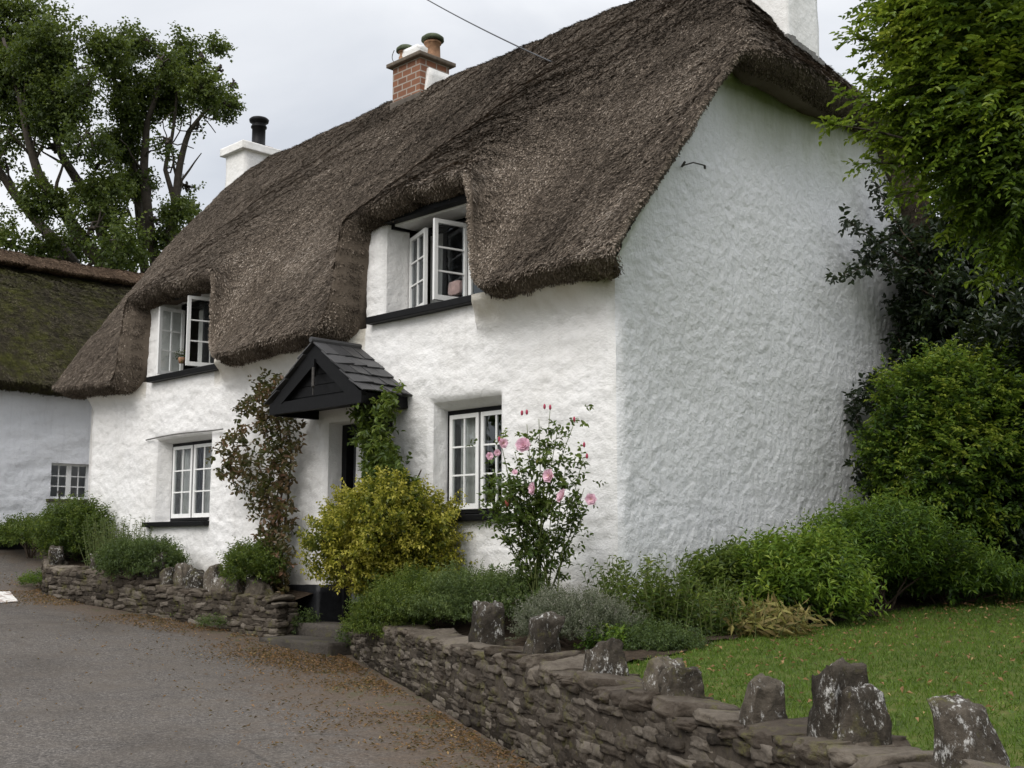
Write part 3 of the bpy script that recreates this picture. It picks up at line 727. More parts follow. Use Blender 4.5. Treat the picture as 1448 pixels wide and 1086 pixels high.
# lower right
fr, inn, rec = OPEN['LR']; y = rec + .05
W2 = window((inn[0], inn[1], inn[2] + .02, inn[3]), y, .045, 'ground floor window behind the rose bush', (.5,), .03)
wc = (inn[1] - inn[0] - .09 - .03) / 2
add_casement(W2, (inn[0] + .045, y - .02, inn[2] + .07), wc - .003, inn[3] - inn[2] - .125, 2, 3)
add_casement(W2, (inn[1] - .045, y - .02, inn[2] + .07), wc - .003, inn[3] - inn[2] - .125, 2, 3, 0, True)
curtain(W2, inn[0] + .05, inn[0] + .58, inn[2] + .05, inn[3] - .05, y + .09, 3); sill(W2, -3.12, -1.5, 1.975, -.10, rec + .02)
# upper right, casements thrown open
fr, inn, rec = OPEN['UR']; y = rec + .05
W3 = window((inn[0], inn[1], inn[2], inn[3] - .12), y, .04, 'open upper window in the near thatch eyebrow', (.625,), .04)
hh = inn[3] - inn[2] - .22
add_casement(W3, (-3.68, y - .03, inn[2] + .05), .60, hh, 2, 3, -R(22)); add_casement(W3, (-2.67, y - .03, inn[2] + .05), .47, hh, 1, 3, R(79), True); add_casement(W3, (-2.60, y - .02, inn[2] + .05), .54, hh, 1, 3)
curtain(W3, -3.68, -3.45, 4.5, 5.6, y + .25, 5); curtain(W3, -2.3, -2.05, 4.5, 5.6, y + .2, 6)
sill(W3, -3.99, -1.9, 4.47, -.12, rec + .02, .09)
mb = MB(); mb.box((-3.80, -.035, 5.655), (-1.92, .10, 5.715)); mb.box((-3.79, .10, 5.60), (-3.71, rec, 5.665)); mb.build('lintel', M['black'], W3)
mb = MB(); mb.box((-3.70, .102, 5.63), (-1.98, rec + .1, 5.66)); mb.build('soffit_board', M['white'], W3)
mb = MB(); mb.tube([(-3.70, y - .055, 4.75), (-3.70, y - .055, 5.3)], .008, 5); mb.build('stay_bar', M['iron'], W3)
# upper left
fr, inn, rec = OPEN['UL']; y = rec + .05
W4 = window((inn[0], inn[1], inn[2], inn[3] - .05), y, .04, 'open upper window in the far thatch eyebrow', (.36,), .04)
hh = inn[3] - inn[2] - .14
add_casement(W4, (-9.33, y - .02, inn[2] + .04), .46, hh, 2, 3, -R(86)); add_casement(W4, (-8.18, y - .03, inn[2] + .05), .55, hh, 1, 3, R(76), True); add_casement(W4, (-8.12, y - .02, inn[2] + .05), .6, hh, 2, 3)
curtain(W4, -9.30, -8.95, 4.3, 5.4, y + .22, 8)
sill(W4, -9.58, -7.4, 4.275, -.11, rec + .02, .085)
mb = MB(); mb.box((-9.44, -.03, 5.46), (-7.43, .07, 5.53)); mb.build('lintel', M['black'], W4)

# door
fr, inn, rec = OPEN['DR']
mb = MB(); y = rec - .02
mb.box((-4.93, y - .06, .72), (-4.83, y + .10, 3.2)); mb.box((-3.72, y - .06, .72), (-3.62, y + .10, 3.2)); mb.box((-4.83, y - .059, 3.1), (-3.72, y + .099, 3.2))
door = mb.build('door', M['black'], cot)
mb = MB(); mb.box((-4.69, y - .01, 1.5), (-4.56, y + .05, 3.1)); mb.box((-3.86, y - .01, 1.5), (-3.73, y + .05, 3.1)); mb.box((-4.56, y - .009, 2.98), (-3.86, y + .049, 3.1)); mb.build('door_leaf', M['white'], door)
obj('pane', [(-4.56, y + .02, 1.1), (-3.86, y + .02, 1.1), (-3.86, y + .02, 2.98), (-4.56, y + .02, 2.98)], [[[0, 1, 2, 3]]], M['glass'], door)
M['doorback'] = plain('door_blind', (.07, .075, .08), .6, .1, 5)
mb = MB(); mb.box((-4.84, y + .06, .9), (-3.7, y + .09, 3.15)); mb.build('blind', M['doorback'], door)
mb = MB(); V, F = lathe((0, 0, 0), [(0, 0), (.018, .005), (.018, .03), (.03, .045), (.03, .065), (0, .075)], 12); V = V[:, [0, 2, 1]] * np.array([1, -1, 1]) + np.array([-4.62, y - .01, 1.75]); mb.add(V, F); mb.build('handle', M['iron'], door, True)
# black plinth either side of the entry
for lo, hi, sd_ in (((-5.85, -.10, .2), (-4.87, .30, 1.13), 5), ((-3.68, -.10, .2), (-3.38, .30, 1.10), 6)):
    mb = MB()
    V, F = cube_grid(10); V = (np.array(lo) + np.array(hi)) / 2 + V * (np.array(hi) - np.array(lo)) / 2
    V = V + .03 * np.stack([fbm(V * 3.5, sd_ + k, 3) for k in range(3)], -1); mb.add(V, [F]); mb.build('plinth', M['blackstone'], cot, True)

# porch hood
ph = MB()
AX, AZc, HW, EZ, Y0 = -4.22, 4.10, .93, 3.43, -.70
def slope_pt(s, t, y):  # s=-1 left,+1 right ; t 0 apex .. 1 eave
    return np.array([AX + s * HW * t, y, AZc + (EZ - AZc) * t])
tri = MB()
# boarded gable triangle
V = [(AX - HW + .12, Y0 + .06, EZ + .0), (AX + HW - .12, Y0 + .06, EZ + .0), (AX, Y0 + .06, AZc - .08), (AX - HW + .12, Y0 + .10, EZ), (AX + HW - .12, Y0 + .10, EZ), (AX, Y0 + .10, AZc - .08)]
tri.add(V, [[[0, 1, 2], [5, 4, 3]], [[0, 3, 4, 1]]])
hood = tri.build('porch_hood', M['black'], cot)
mb = MB()   # barge boards and tie beam
def plank(a, b, wdt, y0, y1):
    a = np.array(a, float); b = np.array(b, float); d = unit(b - a); n = np.array([-d[1], d[0]])
    q = [a, b, b - n * wdt, a - n * wdt] if n[1] > 0 else [a, b, b + n * wdt, a + n * wdt]
    V = [(p[0], y0, p[1]) for p in q] + [(p[0], y1, p[1]) for p in q]
    mb.add(V, [[[0, 1, 2, 3], [7, 6, 5, 4], [0, 4, 5, 1], [1, 5, 6, 2], [2, 6, 7, 3], [3, 7, 4, 0]]])
plank((AX - HW - .03, EZ - .04), (AX, AZc - .01), .17, Y0 - .01, Y0 + .05); plank((AX + HW + .03, EZ - .04), (AX, AZc - .01), .17, Y0 - .013, Y0 + .048)
plank((AX - HW + .22, EZ + .03), (AX - .02, AZc - .21), .07, Y0 - .03, Y0 - .01)
mb.box((AX - HW - .02, Y0 - .02, EZ - .15), (AX + HW + .02, Y0 + .055, EZ - .005))
mb.box((AX - .02, Y0 - .034, AZc - .42), (AX + .02, Y0 + .0, AZc - .20))
mb.build('barge_board', M['black'], hood)
mb = MB()
for k in range(4): z = EZ + .03 + k * .13; hwk = (HW - .14) * (1 - (z - EZ) / (AZc - EZ)) - .05; mb.box((AX - hwk, Y0 + .048, z), (AX + hwk, Y0 + .057, z + .118))
mb.build('gable_board', M['black'], hood)
mb = MB()
for s in (-1, 1): x_ = AX + s * (HW - .03); mb.box((x_ - .035, Y0 + .055, EZ - .16), (x_ + .035, .02, EZ - .02))
mb.box((AX - HW + .02, Y0 + .06, EZ - .05), (AX + HW - .02, .02, EZ - .03))
mb.build('side_beam', M['black'], hood)
rng = RNG(5); mb = MB()
for s in (-1, 1):
    for r_ in range(5):
        t0 = r_ / 5; t1 = min((r_ + 1.5) / 5, 1.07); n = 4; yb = np.linspace(Y0 - .06, .03, n + 1) + (.09 if r_ % 2 else 0)
        yb[0] = Y0 - .06; yb[-1] = .03
        for k in range(n):
            ya, ye = yb[k] + .004, yb[k + 1] - .004; lift = .018 + .004 * r_; jit = rng.uniform(-.03, .03)
            up = np.array([s * .59, 0, .81])
            a = slope_pt(s, t0, ya) + up * .02; b = slope_pt(s, t1, ya) + up * (lift + .028 + jit * .5); b2 = slope_pt(s, t1, ye) + up * (lift + .028 - jit * .5); a2 = slope_pt(s, t0, ye) + up * .02
            sl = (b - a) * jit; b = b + sl; b2 = b2 + sl
            top_ = [a, b, b2, a2]; V = top_ + [p - up * .014 for p in top_]
            mb.add(V, [[[0, 1, 2, 3], [7, 6, 5, 4], [0, 4, 5, 1], [1, 5, 6, 2], [2, 6, 7, 3], [3, 7, 4, 0]]], rng.random())
mb.build('slate_roof', M['slate'], hood)
mb = MB(); mb.tube([(AX, Y0 - .08, AZc + .035), (AX, .03, AZc + .035)], .035, 8); mb.build('ridge_tile', M['slate'], hood)
mb = MB(); mb.tube([(AX + .03, Y0 - .05, EZ + .36), (AX + .03, Y0 - .05, EZ + .14), (AX + .05, Y0 - .06, EZ + .12)], .018, 6); mb.tube([(AX + .03, Y0 - .05, EZ + .14), (AX + .03, Y0 - .05, EZ + .02)], .006, 5); mb.build('porch_hook', M['iron'], hood)
# render soffit of the hood
mb = MB(); mb.box((AX - HW + .1, Y0 + .1, EZ - .03), (AX + HW - .1, .03, EZ - .01)); mb.build('soffit', M['wall'], hood)
# old bracket on the gable
b0 = on(966, 234, 0, .03); mb = MB(); mb.tube([b0, b0 + np.array([.05, .12, .05]), b0 + np.array([.06, .32, .06])], .008, 5); mb.tube([b0 + np.array([.06, .32, .06]), b0 + np.array([.05, .34, .03])], .014, 5); mb.tube([b0 + np.array([-.02, 0, -.01]), b0 + np.array([.04, -.02, .03])], .014, 5)
mb.build('wall_bracket', M['iron'], cot)

# overhead cable
a = on(790, 92, 1, 2.62); b = at(605, 0, 24.); dd = b - a; s = np.linspace(0, 1.9, 60)[:, None]
pts = a + dd * s + np.array([0, 0, -1.]) * (.14 * s * (1.9 - s))
pts[:, 2] += .14 * s[:, 0] * .9
mb = MB(); mb.tube(pts, .012, 5); tag(mb.build('overhead_cable', M['cable'], None, True), 'thin black overhead cable running from the sky down to the cottage thatch', 'cable')

# ------------------------------------------------------------------ neighbour cottage
NX = -15.8
nb = thing('neighbour_cottage', (-19, 2, 1.4), 'second white cottage at the left edge with a green mossy thatch and black plinth', 'cottage')
wn_ = (1.20, 2.02, 2.58, 3.30)
ys = np.unique(np.round(np.concatenate([np.arange(-7, 9.01, .05), [wn_[0], wn_[1]]]), 3)); zs = np.unique(np.round(np.concatenate([np.arange(1.2, 5.0, .05), [wn_[2], wn_[3]]]), 3))
Y, Z = np.meshgrid(ys, zs); F = grid_quads(len(zs), len(ys)); cy = Y.ravel()[F].mean(1); cz = Z.ravel()[F].mean(1)
F = F[~((cy > wn_[0]) & (cy < wn_[1]) & (cz > wn_[2]) & (cz < wn_[3]))]
X = NX + .025 * fbm(np.stack([Y + .4 * Z, Z * 2 - .5 * Y, Y * .7], -1) * 1.2, 81, 3) + .030 * fbm(np.stack([Y * 2.1 + Z * .9, Z * 6.3 - Y * 1.1, Y * .8 + Z], -1), 82, 4)
mb = MB(); mb.add(np.stack([X, Y, Z], -1).reshape(-1, 3), [F], 0.)
mb.box((NX - 6.4, -7, 1.2), (NX - .30, -6.95, 5)); mb.box((NX - 6.4, 8.95, 1.2), (NX - .30, 9, 5)); mb.box((NX - 6.4, -6.9, 1.2), (NX - 6.35, 8.9, 5)); mb.box((NX - 1.5, -6.9, 1.2), (NX - 1.45, 8.9, 4.8))
for a, b in (((NX - .22, wn_[0] - .05, wn_[2] - .05), (NX - .03, wn_[0], wn_[3] + .05)), ((NX - .22, wn_[1], wn_[2] - .05), (NX - .03, wn_[1] + .05, wn_[3] + .05)), ((NX - .22, wn_[0], wn_[3]), (NX - .03, wn_[1], wn_[3] + .05)), ((NX - .22, wn_[0], wn_[2] - .05), (NX - .03, wn_[1], wn_[2]))): mb.box(a, b)
mb.build('wall', M['neigh_wall'], nb, True)
mb = MB(); V, F = cube_grid(24); V = np.array([NX + .0, 1, 1.58]) + V * np.array([.055, 8, .40]); V[:, 0] += .02 * fbm(V * 2, 4, 3); mb.add(V, [F]); mb.build('plinth', M['black'], nb, True)
# its window: two lights of two by three panes
mb = MB(); x_ = NX - .10
mb.box((x_ - .05, wn_[0], wn_[2]), (x_, wn_[0] + .045, wn_[3])); mb.box((x_ - .05, wn_[1] - .045, wn_[2]), (x_, wn_[1], wn_[3])); ym = (wn_[0] + wn_[1]) / 2
mb.box((x_ - .05, ym - .05, wn_[2] + .05), (x_ + .005, ym + .05, wn_[3] - .045)); mb.box((x_ - .049, wn_[0] + .045, wn_[2]), (x_ - .001, wn_[1] - .045, wn_[2] + .05)); mb.box((x_ - .049, wn_[0] + .045, wn_[3] - .045), (x_ - .001, wn_[1] - .045, wn_[3]))
for (a, b) in ((wn_[0] + .045, ym - .05), (ym + .05, wn_[1] - .045)):
    c = (a + b) / 2; mb.box((x_ - .035, c - .011, wn_[2] + .05), (x_ - .01, c + .011, wn_[3] - .045))
    for k in (1, 2): z = wn_[2] + .05 + (wn_[3] - wn_[2] - .095) * k / 3; mb.box((x_ - .033, a, z - .011), (x_ - .012, c - .011, z + .011)); mb.box((x_ - .033, c + .011, z - .011), (x_ - .012, b, z + .011))
nw = mb.build('window', M['white'], nb)
obj('pane', [(x_ - .022, wn_[0] + .03, wn_[2] + .03), (x_ - .022, wn_[1] - .03, wn_[2] + .03), (x_ - .022, wn_[1] - .03, wn_[3] - .03), (x_ - .022, wn_[0] + .03, wn_[3] - .03)], [[[0, 1, 2, 3]]], M['glass'], nw)
mb = MB(); mb.box((NX - .1, wn_[0] - .08, wn_[2] - .07), (NX + .09, wn_[1] + .08, wn_[2] - .005), bev=.01); mb.build('sill', M['step'], nw)
# thatch: built along x and turned, ridge along y
def nroof_z(x, y):   # here x runs along the ridge, y from the eave (facing the lane) to the back
    t = (y + .45) / 3.85; zf = 4.84 + 3.15 * t + .30 * np.sin(np.pi * np.clip(t, 0, 1)); t2 = (7.3 - y) / 3.85
    return smin(zf, 4.84 + 3.15 * t2 + .3 * np.sin(np.pi * np.clip(t2, 0, 1)), .3)
ro = roof('thatch_roof', -7.4, lambda y: np.full_like(y, 9.4), -.45, 7.25, nroof_z, M['thatch_moss'], nb, lambda x, y: np.where(y < 3.6, np.where((x > -3) & (x < 6), 2000., 60.), 20.), 41, 1., np.linspace(0, 1, 170), np.linspace(-.45, 7.25, 80), 1.3, 1.5)
def turn(o):
    n = len(o.data.vertices); c = np.empty(n * 3, np.float32); o.data.vertices.foreach_get('co', c); c = c.reshape(-1, 3)
    c = np.stack([NX - c[:, 1], c[:, 0], c[:, 2]], -1); o.data.vertices.foreach_set('co', np.ascontiguousarray(c).ravel()); o.data.update()
turn(ro)
def nridge_z(x, y): return 8.32 - .9 * np.maximum(np.abs(y - 3.4) - .1, 0) - .05 * np.exp(-((y - 3.4) / .2) ** 2) + 0 * x
rr = roof('ridge_cap', -7.45, lambda y: np.full_like(y, 9.45), 2.95, 3.9, nridge_z, M['ridge_thatch'], nb, lambda x, y: np.where((x > -3) & (x < 7), 2600., 60.), 43, .35, np.linspace(0, 1, 200), np.linspace(2.95, 3.9, 18), 1.2, 1.3, 1.8)
turn(rr)

# ------------------------------------------------------------------ stone walls
def stone(c, tx, nx_, size, rng, n=5, amp=.16, boxy=.6, seed=None, taper=0.):
    V, F = cube_grid(n)
    S = unit(V) * 1.25; W_ = V * boxy + S * (1 - boxy)
    sd_ = int(rng.integers(1, 9999)) if seed is None else seed
    W_ = W_ + amp * np.stack([fbm(W_ * 1.5 + sd_, sd_ + k, 3) for k in range(3)], -1) * 1.6
    W_ = W_ * np.array(size) / 2
    W_ = W_ + .012 * np.stack([fbm(W_ * 13 + sd_ * .37, 3 + k, 3) for k in range(3)], -1)
    W_[:, :2] *= (1 - taper * (W_[:, 2:3] / size[2] + .5))
    B = np.stack([tx, nx_, np.array([0, 0, 1.])])
    return np.asarray(c) + W_ @ B, F
def path_pts(P, step):
    d = np.concatenate([[0], np.cumsum(np.linalg.norm(np.diff(P, axis=0), axis=1))]); s = np.arange(0, d[-1], step)
    return s, d[-1], lambda t: np.stack([np.interp(t, d, P[:, 0]), np.interp(t, d, P[:, 1])], -1)
def rubble_wall(name, P, hgt, thick, label, seed, courses, slen, s_end=None):
    rng = RNG(seed); root = thing(name, (*P[len(P) // 2], H(*P[len(P) // 2])), label, 'stone wall')
    _, Ltot, f = path_pts(P, .1); Lm = Ltot if s_end is None else s_end
    def frame(s):
        t = unit(f(min(s + .06, Ltot)) - f(max(s - .06, 0))); return np.array([t[0], t[1], 0]), np.array([-t[1], t[0], 0])
    mb = MB(); s = np.linspace(0, Ltot, 90)
    pts = f(s); fr_ = [frame(a) for a in s]
    ring = []
    for p, (t, n) in zip(pts, fr_):
        z0 = H(*p) - .1; zt = z0 + .1 + hgt(p) - .03
        ring.append([(*(p + n[:2] * thick * .475), z0), (*(p + n[:2] * thick * .475), zt), (*(p - n[:2] * thick * .475), zt), (*(p - n[:2] * thick * .475), z0)])
    V = np.array(ring).reshape(-1, 3); i = np.arange(len(s) - 1)[:, None] * 4; j = np.arange(4)[None]
    q = np.stack([i + j, i + 4 + j, i + 4 + (j + 1) % 4, i + (j + 1) % 4], -1).reshape(-1, 4); e = (len(s) - 1) * 4
    mb.add(V, [q, [[0, 1, 2, 3], [e + 3, e + 2, e + 1, e]]], .22)
    for side in (-1, 1):
        for c in range(courses):
            a = -rng.random() * slen
            while a < Lm:
                ln = slen * rng.uniform(.5, 1.7); mid = np.clip(a + ln / 2, 0, Ltot); p = f(mid); t, n = frame(mid); h = hgt(p); ch = h / courses
                z = H(*p) + (c + .5) * ch + .022 * fbm(np.array([mid * 1.3, c * 3., seed]), 5, 2) + rng.normal(0, .006)
                ctr = np.array([*(p + n[:2] * side * (thick * .40 - .045 + rng.uniform(-.018, .014))), z])
                tt = unit(t + np.array([0, 0, rng.normal(0, .05)]))
                V, F = stone(ctr, tt, n, (ln * 1.02, .17, ch * rng.uniform(.7, 1.45)), rng, 6, .17, .80)
                mb.add(V, [F], np.clip(rng.normal(.44, .24), 0, 1)); a += ln
    for c in range(courses):   # ends
        for sE, sg in ((0, -1), (Ltot, 1)):
            p = f(sE); t, n = frame(sE); h = hgt(p); ch = h / courses
            for k in (-.5, .5):
                V, F = stone((*(p + t[:2] * sg * .02 + n[:2] * k * thick * .45), H(*p) + (c + .5) * ch), t, n, (.16, thick * rng.uniform(.45, .6), ch * 1.1), rng, 4, .15, .6); mb.add(V, [F], rng.random())
    mb.build('rubble', M['stone'], root, True)
    return root, f, frame, Ltot
def near_s(f, L, px):      # arc length at which the wall crosses a picture column
    s = np.linspace(0, L, 3000); p = f(s); v = np.column_stack([p, np.zeros(len(p))]) - CAM; X_ = 724 + FOC * (v @ _r) / (v @ _fh)
    return s[np.argmin(np.abs(X_ - px))]
HR = lambda p: float(np.clip(.79 - H(p[0], p[1]), .42, .8)) + .02 * np.sin(p[0] * 1.1)
rw, fR, frR, LR_ = rubble_wall('garden_wall', RWP, HR, .40, 'long brown rubble garden wall running to the lower right corner', 201, 11, .19)
HL = lambda p: .42 + .03 * np.sin(p[0] * 2)
lw, fL, frL, LL_ = rubble_wall('garden_wall', LWP, HL, .34, 'shorter stone garden wall under the far left windows', 202, 7, .18)
def capping(root, f, frame, L, hgt, thick, seed):
    """rough flattish stones bedded along the top between the uprights"""
    rng = RNG(seed); mb = MB(); a = 0.
    while a < L:
        ln = rng.uniform(.12, .34); m = min(a + ln / 2, L); p = f(m); t, nn = frame(m); z = H(*p) + hgt(p) + .005 + rng.normal(0, .012)
        V, F = stone((p[0], p[1], z), unit(t + np.array([0, 0, rng.normal(0, .09)])), unit(nn + np.array([0, 0, rng.normal(0, .08)])), (ln * 1.06, thick * rng.uniform(.92, 1.06), rng.uniform(.06, .115)), rng, 9, .16, .66)
        mb.add(V, [F], np.clip(rng.normal(.55, .16), 0, 1)); a += ln * .95
    mb.build('capping', M['capstone'], root, True)
M['capstone'] = stone_mat('capping_stone', [(.25, (.016, .013, .010)), (.5, (.064, .051, .039)), (.75, (.17, .145, .115))], (.50, .49, .46), (.63, .69))
capping(rw, fR, frR, LR_, HR, .40, 5); capping(lw, fL, frL, LL_, HL, .34, 6)
def upright(root, f, frame, s, w_, h_, d_, hgt, rng, lean=0., taper=.15, n=13, sink=.1, label=None):
    p = f(s); t, n_ = frame(s); z = H(*p) + hgt(p) + h_ / 2 - sink + .05
    tt = unit(t + np.array([0, 0, lean])); V, F = stone((p[0], p[1], z), t, n_, (w_, d_, h_ + sink), rng, n, .16, .74, None, taper)
    V = V + np.array([t[0], t[1], 0]) * ((V[:, 2] - z) * lean)[:, None]
    al_ = (V[:, :2] - p) @ t[:2]; V[:, 2] += rng.uniform(-.55, .55) * al_ * np.clip((V[:, 2] - z) / h_ + .3, 0, 1)
    V = V + .036 * np.stack([fbm(V * 8, 7 + k, 3) for k in range(3)], -1)
    o = obj('coping_stone', V, [F], M['coping'], root, np.clip(.35 + .4 * rng.random() + .3 * noise(V * 4, 5), 0, 1), True)
    if label: o['label'] = label
    return o
rng = RNG(77)
def pxm(s, f): p = f(s); return FOC / ((np.array([*p, 1.]) - CAM) @ _fh)
for (px, hp, wp, lean, tp, lab) in ((690, 62, 38, .05, .1, None), (768, 66, 44, .22, .22, None), (852, 52, 42, -.05, .12, None), (938, 58, 32, .0, .06, None), (958, 54, 26, .02, .05, None),
        (1070, 70, 46, .16, .32, 'small coping stone with a yellow green mossy top'), (1176, 112, 62, .04, .18, 'tall upright coping stone spotted with white lichen'), (1204, 88, 26, -.12, .2, None), (1345, 100, 92, -.10, .34, 'wide coping stone at the near end of the wall')):
    s = near_s(fR, LR_, px); k = pxm(s, fR); upright(rw, fR, frR, s, wp / k * 1.08, hp / k, .22, HR, rng, lean, tp, 14, .1, lab)
for (px, hp, wp) in ((86, 34, 22), (112, 40, 22), (150, 30, 26), (186, 44, 18), (226, 50, 22), (246, 30, 18), (265, 44, 16), (285, 34, 26), (308, 44, 22), (322, 26, 24), (340, 48, 22), (372, 28, 30)):
    s = near_s(fL, LL_, px); k = pxm(s, fL); upright(lw, fL, frL, s, wp / k * 1.35, hp / k * .8, .22, HL, rng, rng.uniform(-.12, .12), rng.uniform(.05, .3), 10)

# steps up to the door
for (x0, x1, y0, y1, zt, lab) in ((-4.92, -3.5, -.95, -.42, .53, 'lowest worn stone step at the end of the entry gap between the walls'), (-4.90, -3.52, -.42, .02, .68, 'upper stone step against the cottage below the black door')):
    V, F = cube_grid(10); lo = np.array([x0, y0, .15]); hi = np.array([x1, y1, zt]); V = V * .96 + unit(V) * .05; V = (lo + hi) / 2 + V * (hi - lo) / 2; V = V + .016 * np.stack([fbm(V * 5, 90 + k, 3) for k in range(3)], -1)
    tag(obj('stone_step', V, [F], M['step'], None, np.clip(.4 + .3 * noise(V * 3, 2), 0, 1), True), lab, 'step', 'steps up to the cottage door')

# ------------------------------------------------------------------ plants
def leaves(P, D, N, L, W, fold=.25, droop=.2, six=False):
    P = np.asarray(P, float); n = len(P); D = unit(D); S = unit(np.cross(D, N)); N = unit(np.cross(S, D))
    L = np.broadcast_to(np.asarray(L, float).reshape(-1, 1), (n, 1)); W = np.broadcast_to(np.asarray(W, float).reshape(-1, 1), (n, 1))
    if not six:
        m = P + D * L * .45
        V = np.stack([P, m - S * W * .5 + N * W * fold, P + D * L - N * L * droop, m + S * W * .5 + N * W * fold], 1)
        f = np.array([[0, 2, 1], [0, 3, 2]]); k = 4
    else:
        a = P + D * L * .3; b = P + D * L * .68 - N * L * droop * .35
        V = np.stack([P, a - S * W * .46 + N * W * fold, b - S * W * .40 + N * W * fold * .8, P + D * L - N * L * droop, b + S * W * .40 + N * W * fold * .8, a + S * W * .46 + N * W * fold], 1)
        f = np.array([[0, 2, 1], [0, 3, 2], [0, 4, 3], [0, 5, 4]]); k = 6
    F = (np.arange(n)[:, None, None] * k + f[None]).reshape(-1, 3)
    return V.reshape(-1, 3), F, k
def rdir(rng, n): return unit(rng.normal(0, 1, (n, 3)))

def sprigs(rng, A, X, slen, k, L, W, spread=.9, six=False, droop=.2, flat=0., tint0=None, tipgain=.25, seed=1, up=.5, curve=0.):
    """k leaves up each sprig: A anchors, X axes"""
    m = len(A); X = unit(X); s = (np.arange(k) + .5) / k
    ref = unit(np.cross(X, np.array([0, 0, 1.]) + .01)); ref2 = np.cross(ref, X)
    sl = np.broadcast_to(np.asarray(slen, float).reshape(-1, 1), (m, 1))
    ph = rng.uniform(0, 6.28, (m, 1)) * (1 - flat) + np.arange(k)[None] * (np.pi if flat > .5 else 2.4) + rng.normal(0, .35, (m, k))
    side = ref[:, None] * np.cos(ph)[..., None] + ref2[:, None] * (np.sin(ph) * (1 - flat * .8))[..., None]
    pos = A[:, None] + X[:, None] * (sl * s[None])[..., None] + np.array([0, 0, -1.]) * (curve * sl * s[None] ** 2)[..., None]
    d = unit(X[:, None] * (1 - spread * .6) + side * spread + rng.normal(0, .22, (m, k, 3)))
    nn = unit(np.array([0, 0, up]) + ref2[:, None] * .5 + rng.normal(0, .45, (m, k, 3)))
    Lk = L * rng.uniform(.65, 1.2, (m, k)) * (1 - .35 * s[None] ** 2); Wk = Lk * (W / L) * rng.uniform(.85, 1.15, (m, k))
    V, F, q = leaves(pos.reshape(-1, 3), d.reshape(-1, 3), nn.reshape(-1, 3), Lk.ravel(), Wk.ravel(), .22, droop, six)
    t = (rng.normal(.40, .11, (m, 1)) if tint0 is None else tint0.reshape(-1, 1)) + tipgain * (s[None] - .35) + rng.normal(0, .08, (m, k))
    return V, F, np.repeat(np.clip(t, 0, 1).ravel(), q)

def shell_anchors(rng, c, rad, n, lump=.22, freq=2.2, seed=1, zmin=-.75, inner=.25, thick=.22):
    d = rdir(rng, int(n * 1.6)); d = d[d[:, 2] > zmin][:n]
    Rr = 1 + lump * fbm(d * freq + seed, seed, 3) * 1.8
    dep = 1 - np.abs(rng.normal(0, thick, len(d))); k = rng.random(len(d)) < inner; dep[k] = rng.uniform(.35, .8, k.sum())
    return np.asarray(c) + d * np.asarray(rad) * (Rr * dep)[:, None], d, dep

def stems_mesh(rng, base, tips, r0, wig=.08, k=7, seg=5, r1=.35):
    mb = MB()
    for t in tips:
        b = base + rng.normal(0, 1, 3) * np.array([.04, .04, 0]); s = np.linspace(0, 1, k)[:, None]
        pts = b + (t - b) * s + np.array([0, 0, 1.]) * (np.sin(s * np.pi) * wig * np.linalg.norm(t - b)) * .5 + rng.normal(0, wig * .12, (k, 3)) * np.sin(s * np.pi)
        mb.tube(pts, np.linspace(r0, r0 * r1, k), seg)
    return mb

def shrub(name, label, cat, c, rad, n, k, L, W, mat, seed, ground_z, group=None, slen=.16, lump=.22, freq=2.2, upw=.5, outw=.8, six=False, spread=.9, droop=.2, zmin=-.75, inner=.25, thick=.2, flat=0., tipgain=.25, nst=9, r0=.014, extra=None, curve=0., tmean=.40, stem_mat=None, tvar=.22):
    rng = RNG(seed); c = np.asarray(c, float); root = thing(name, (c[0], c[1], ground_z), label, cat, group)
    A, d, dep = shell_anchors(rng, c, rad, n, lump, freq, seed, zmin, inner, thick)
    A[:, 2] = np.maximum(A[:, 2], ground_z + .02)
    X = d * outw + np.array([0, 0, upw]) + rng.normal(0, .4, d.shape)
    t0 = tmean + tvar * fbm(A * 3.0 / max(max(rad), .3), seed + 3, 3) + rng.normal(0, .08, len(A))
    V, F, T = sprigs(rng, A, X, slen * rng.uniform(.6, 1.3, len(A)), k, L, W, spread, six, droop, flat, t0, tipgain, seed, curve=curve)
    mb = MB(); mb.add(V, [F], T)
    if extra is not None:      # longer shoots standing out of the outline
        V, F, T = sprigs(rng, *extra, tint0=np.full(len(extra[0]), tmean + .1)); mb.add(V, [F], T)
    mb.build('foliage', mat, root)
    ends = A[rng.integers(0, len(A), nst)]
    stems_mesh(rng, np.array([c[0], c[1], ground_z - .03]), ends, r0).build('stem', stem_mat or M['twig'], root)
    return root

GREEN = [(.0, (.012, .023, .006)), (.35, (.042, .074, .013)), (.65, (.105, .150, .022)), (1., (.22, .24, .05))]
M['leaf_green'] = leaf_mat('leaf_green', GREEN)
M['leaf_bright'] = leaf_mat('leaf_bright', [(.0, (.010, .024, .006)), (.35, (.044, .096, .012)), (.65, (.125, .205, .020)), (1., (.28, .33, .04))])
M['leaf_dark'] = leaf_mat('leaf_dark', [(.0, (.006, .011, .006)), (.4, (.013, .024, .011)), (.75, (.028, .045, .018)), (1., (.06, .075, .03))], .35, .12, .5)
M['leaf_beech'] = leaf_mat('leaf_beech', [(.0, (.022, .046, .006)), (.35, (.075, .135, .012)), (.65, (.172, .240, .018)), (1., (.36, .39, .045))], .45, .42)
M['leaf_yellow'] = leaf_mat('leaf_yellow', [(.0, (.022, .036, .007)), (.30, (.10, .118, .012)), (.60, (.29, .27, .026)), (1., (.50, .44, .085))], .5, .35)
M['leaf_red'] = leaf_mat('leaf_red', [(.0, (.016, .022, .008)), (.35, (.060, .056, .020)), (.60, (.115, .066, .036)), (.85, (.18, .090, .06)), (1., (.24, .16, .07))], .5, .25)
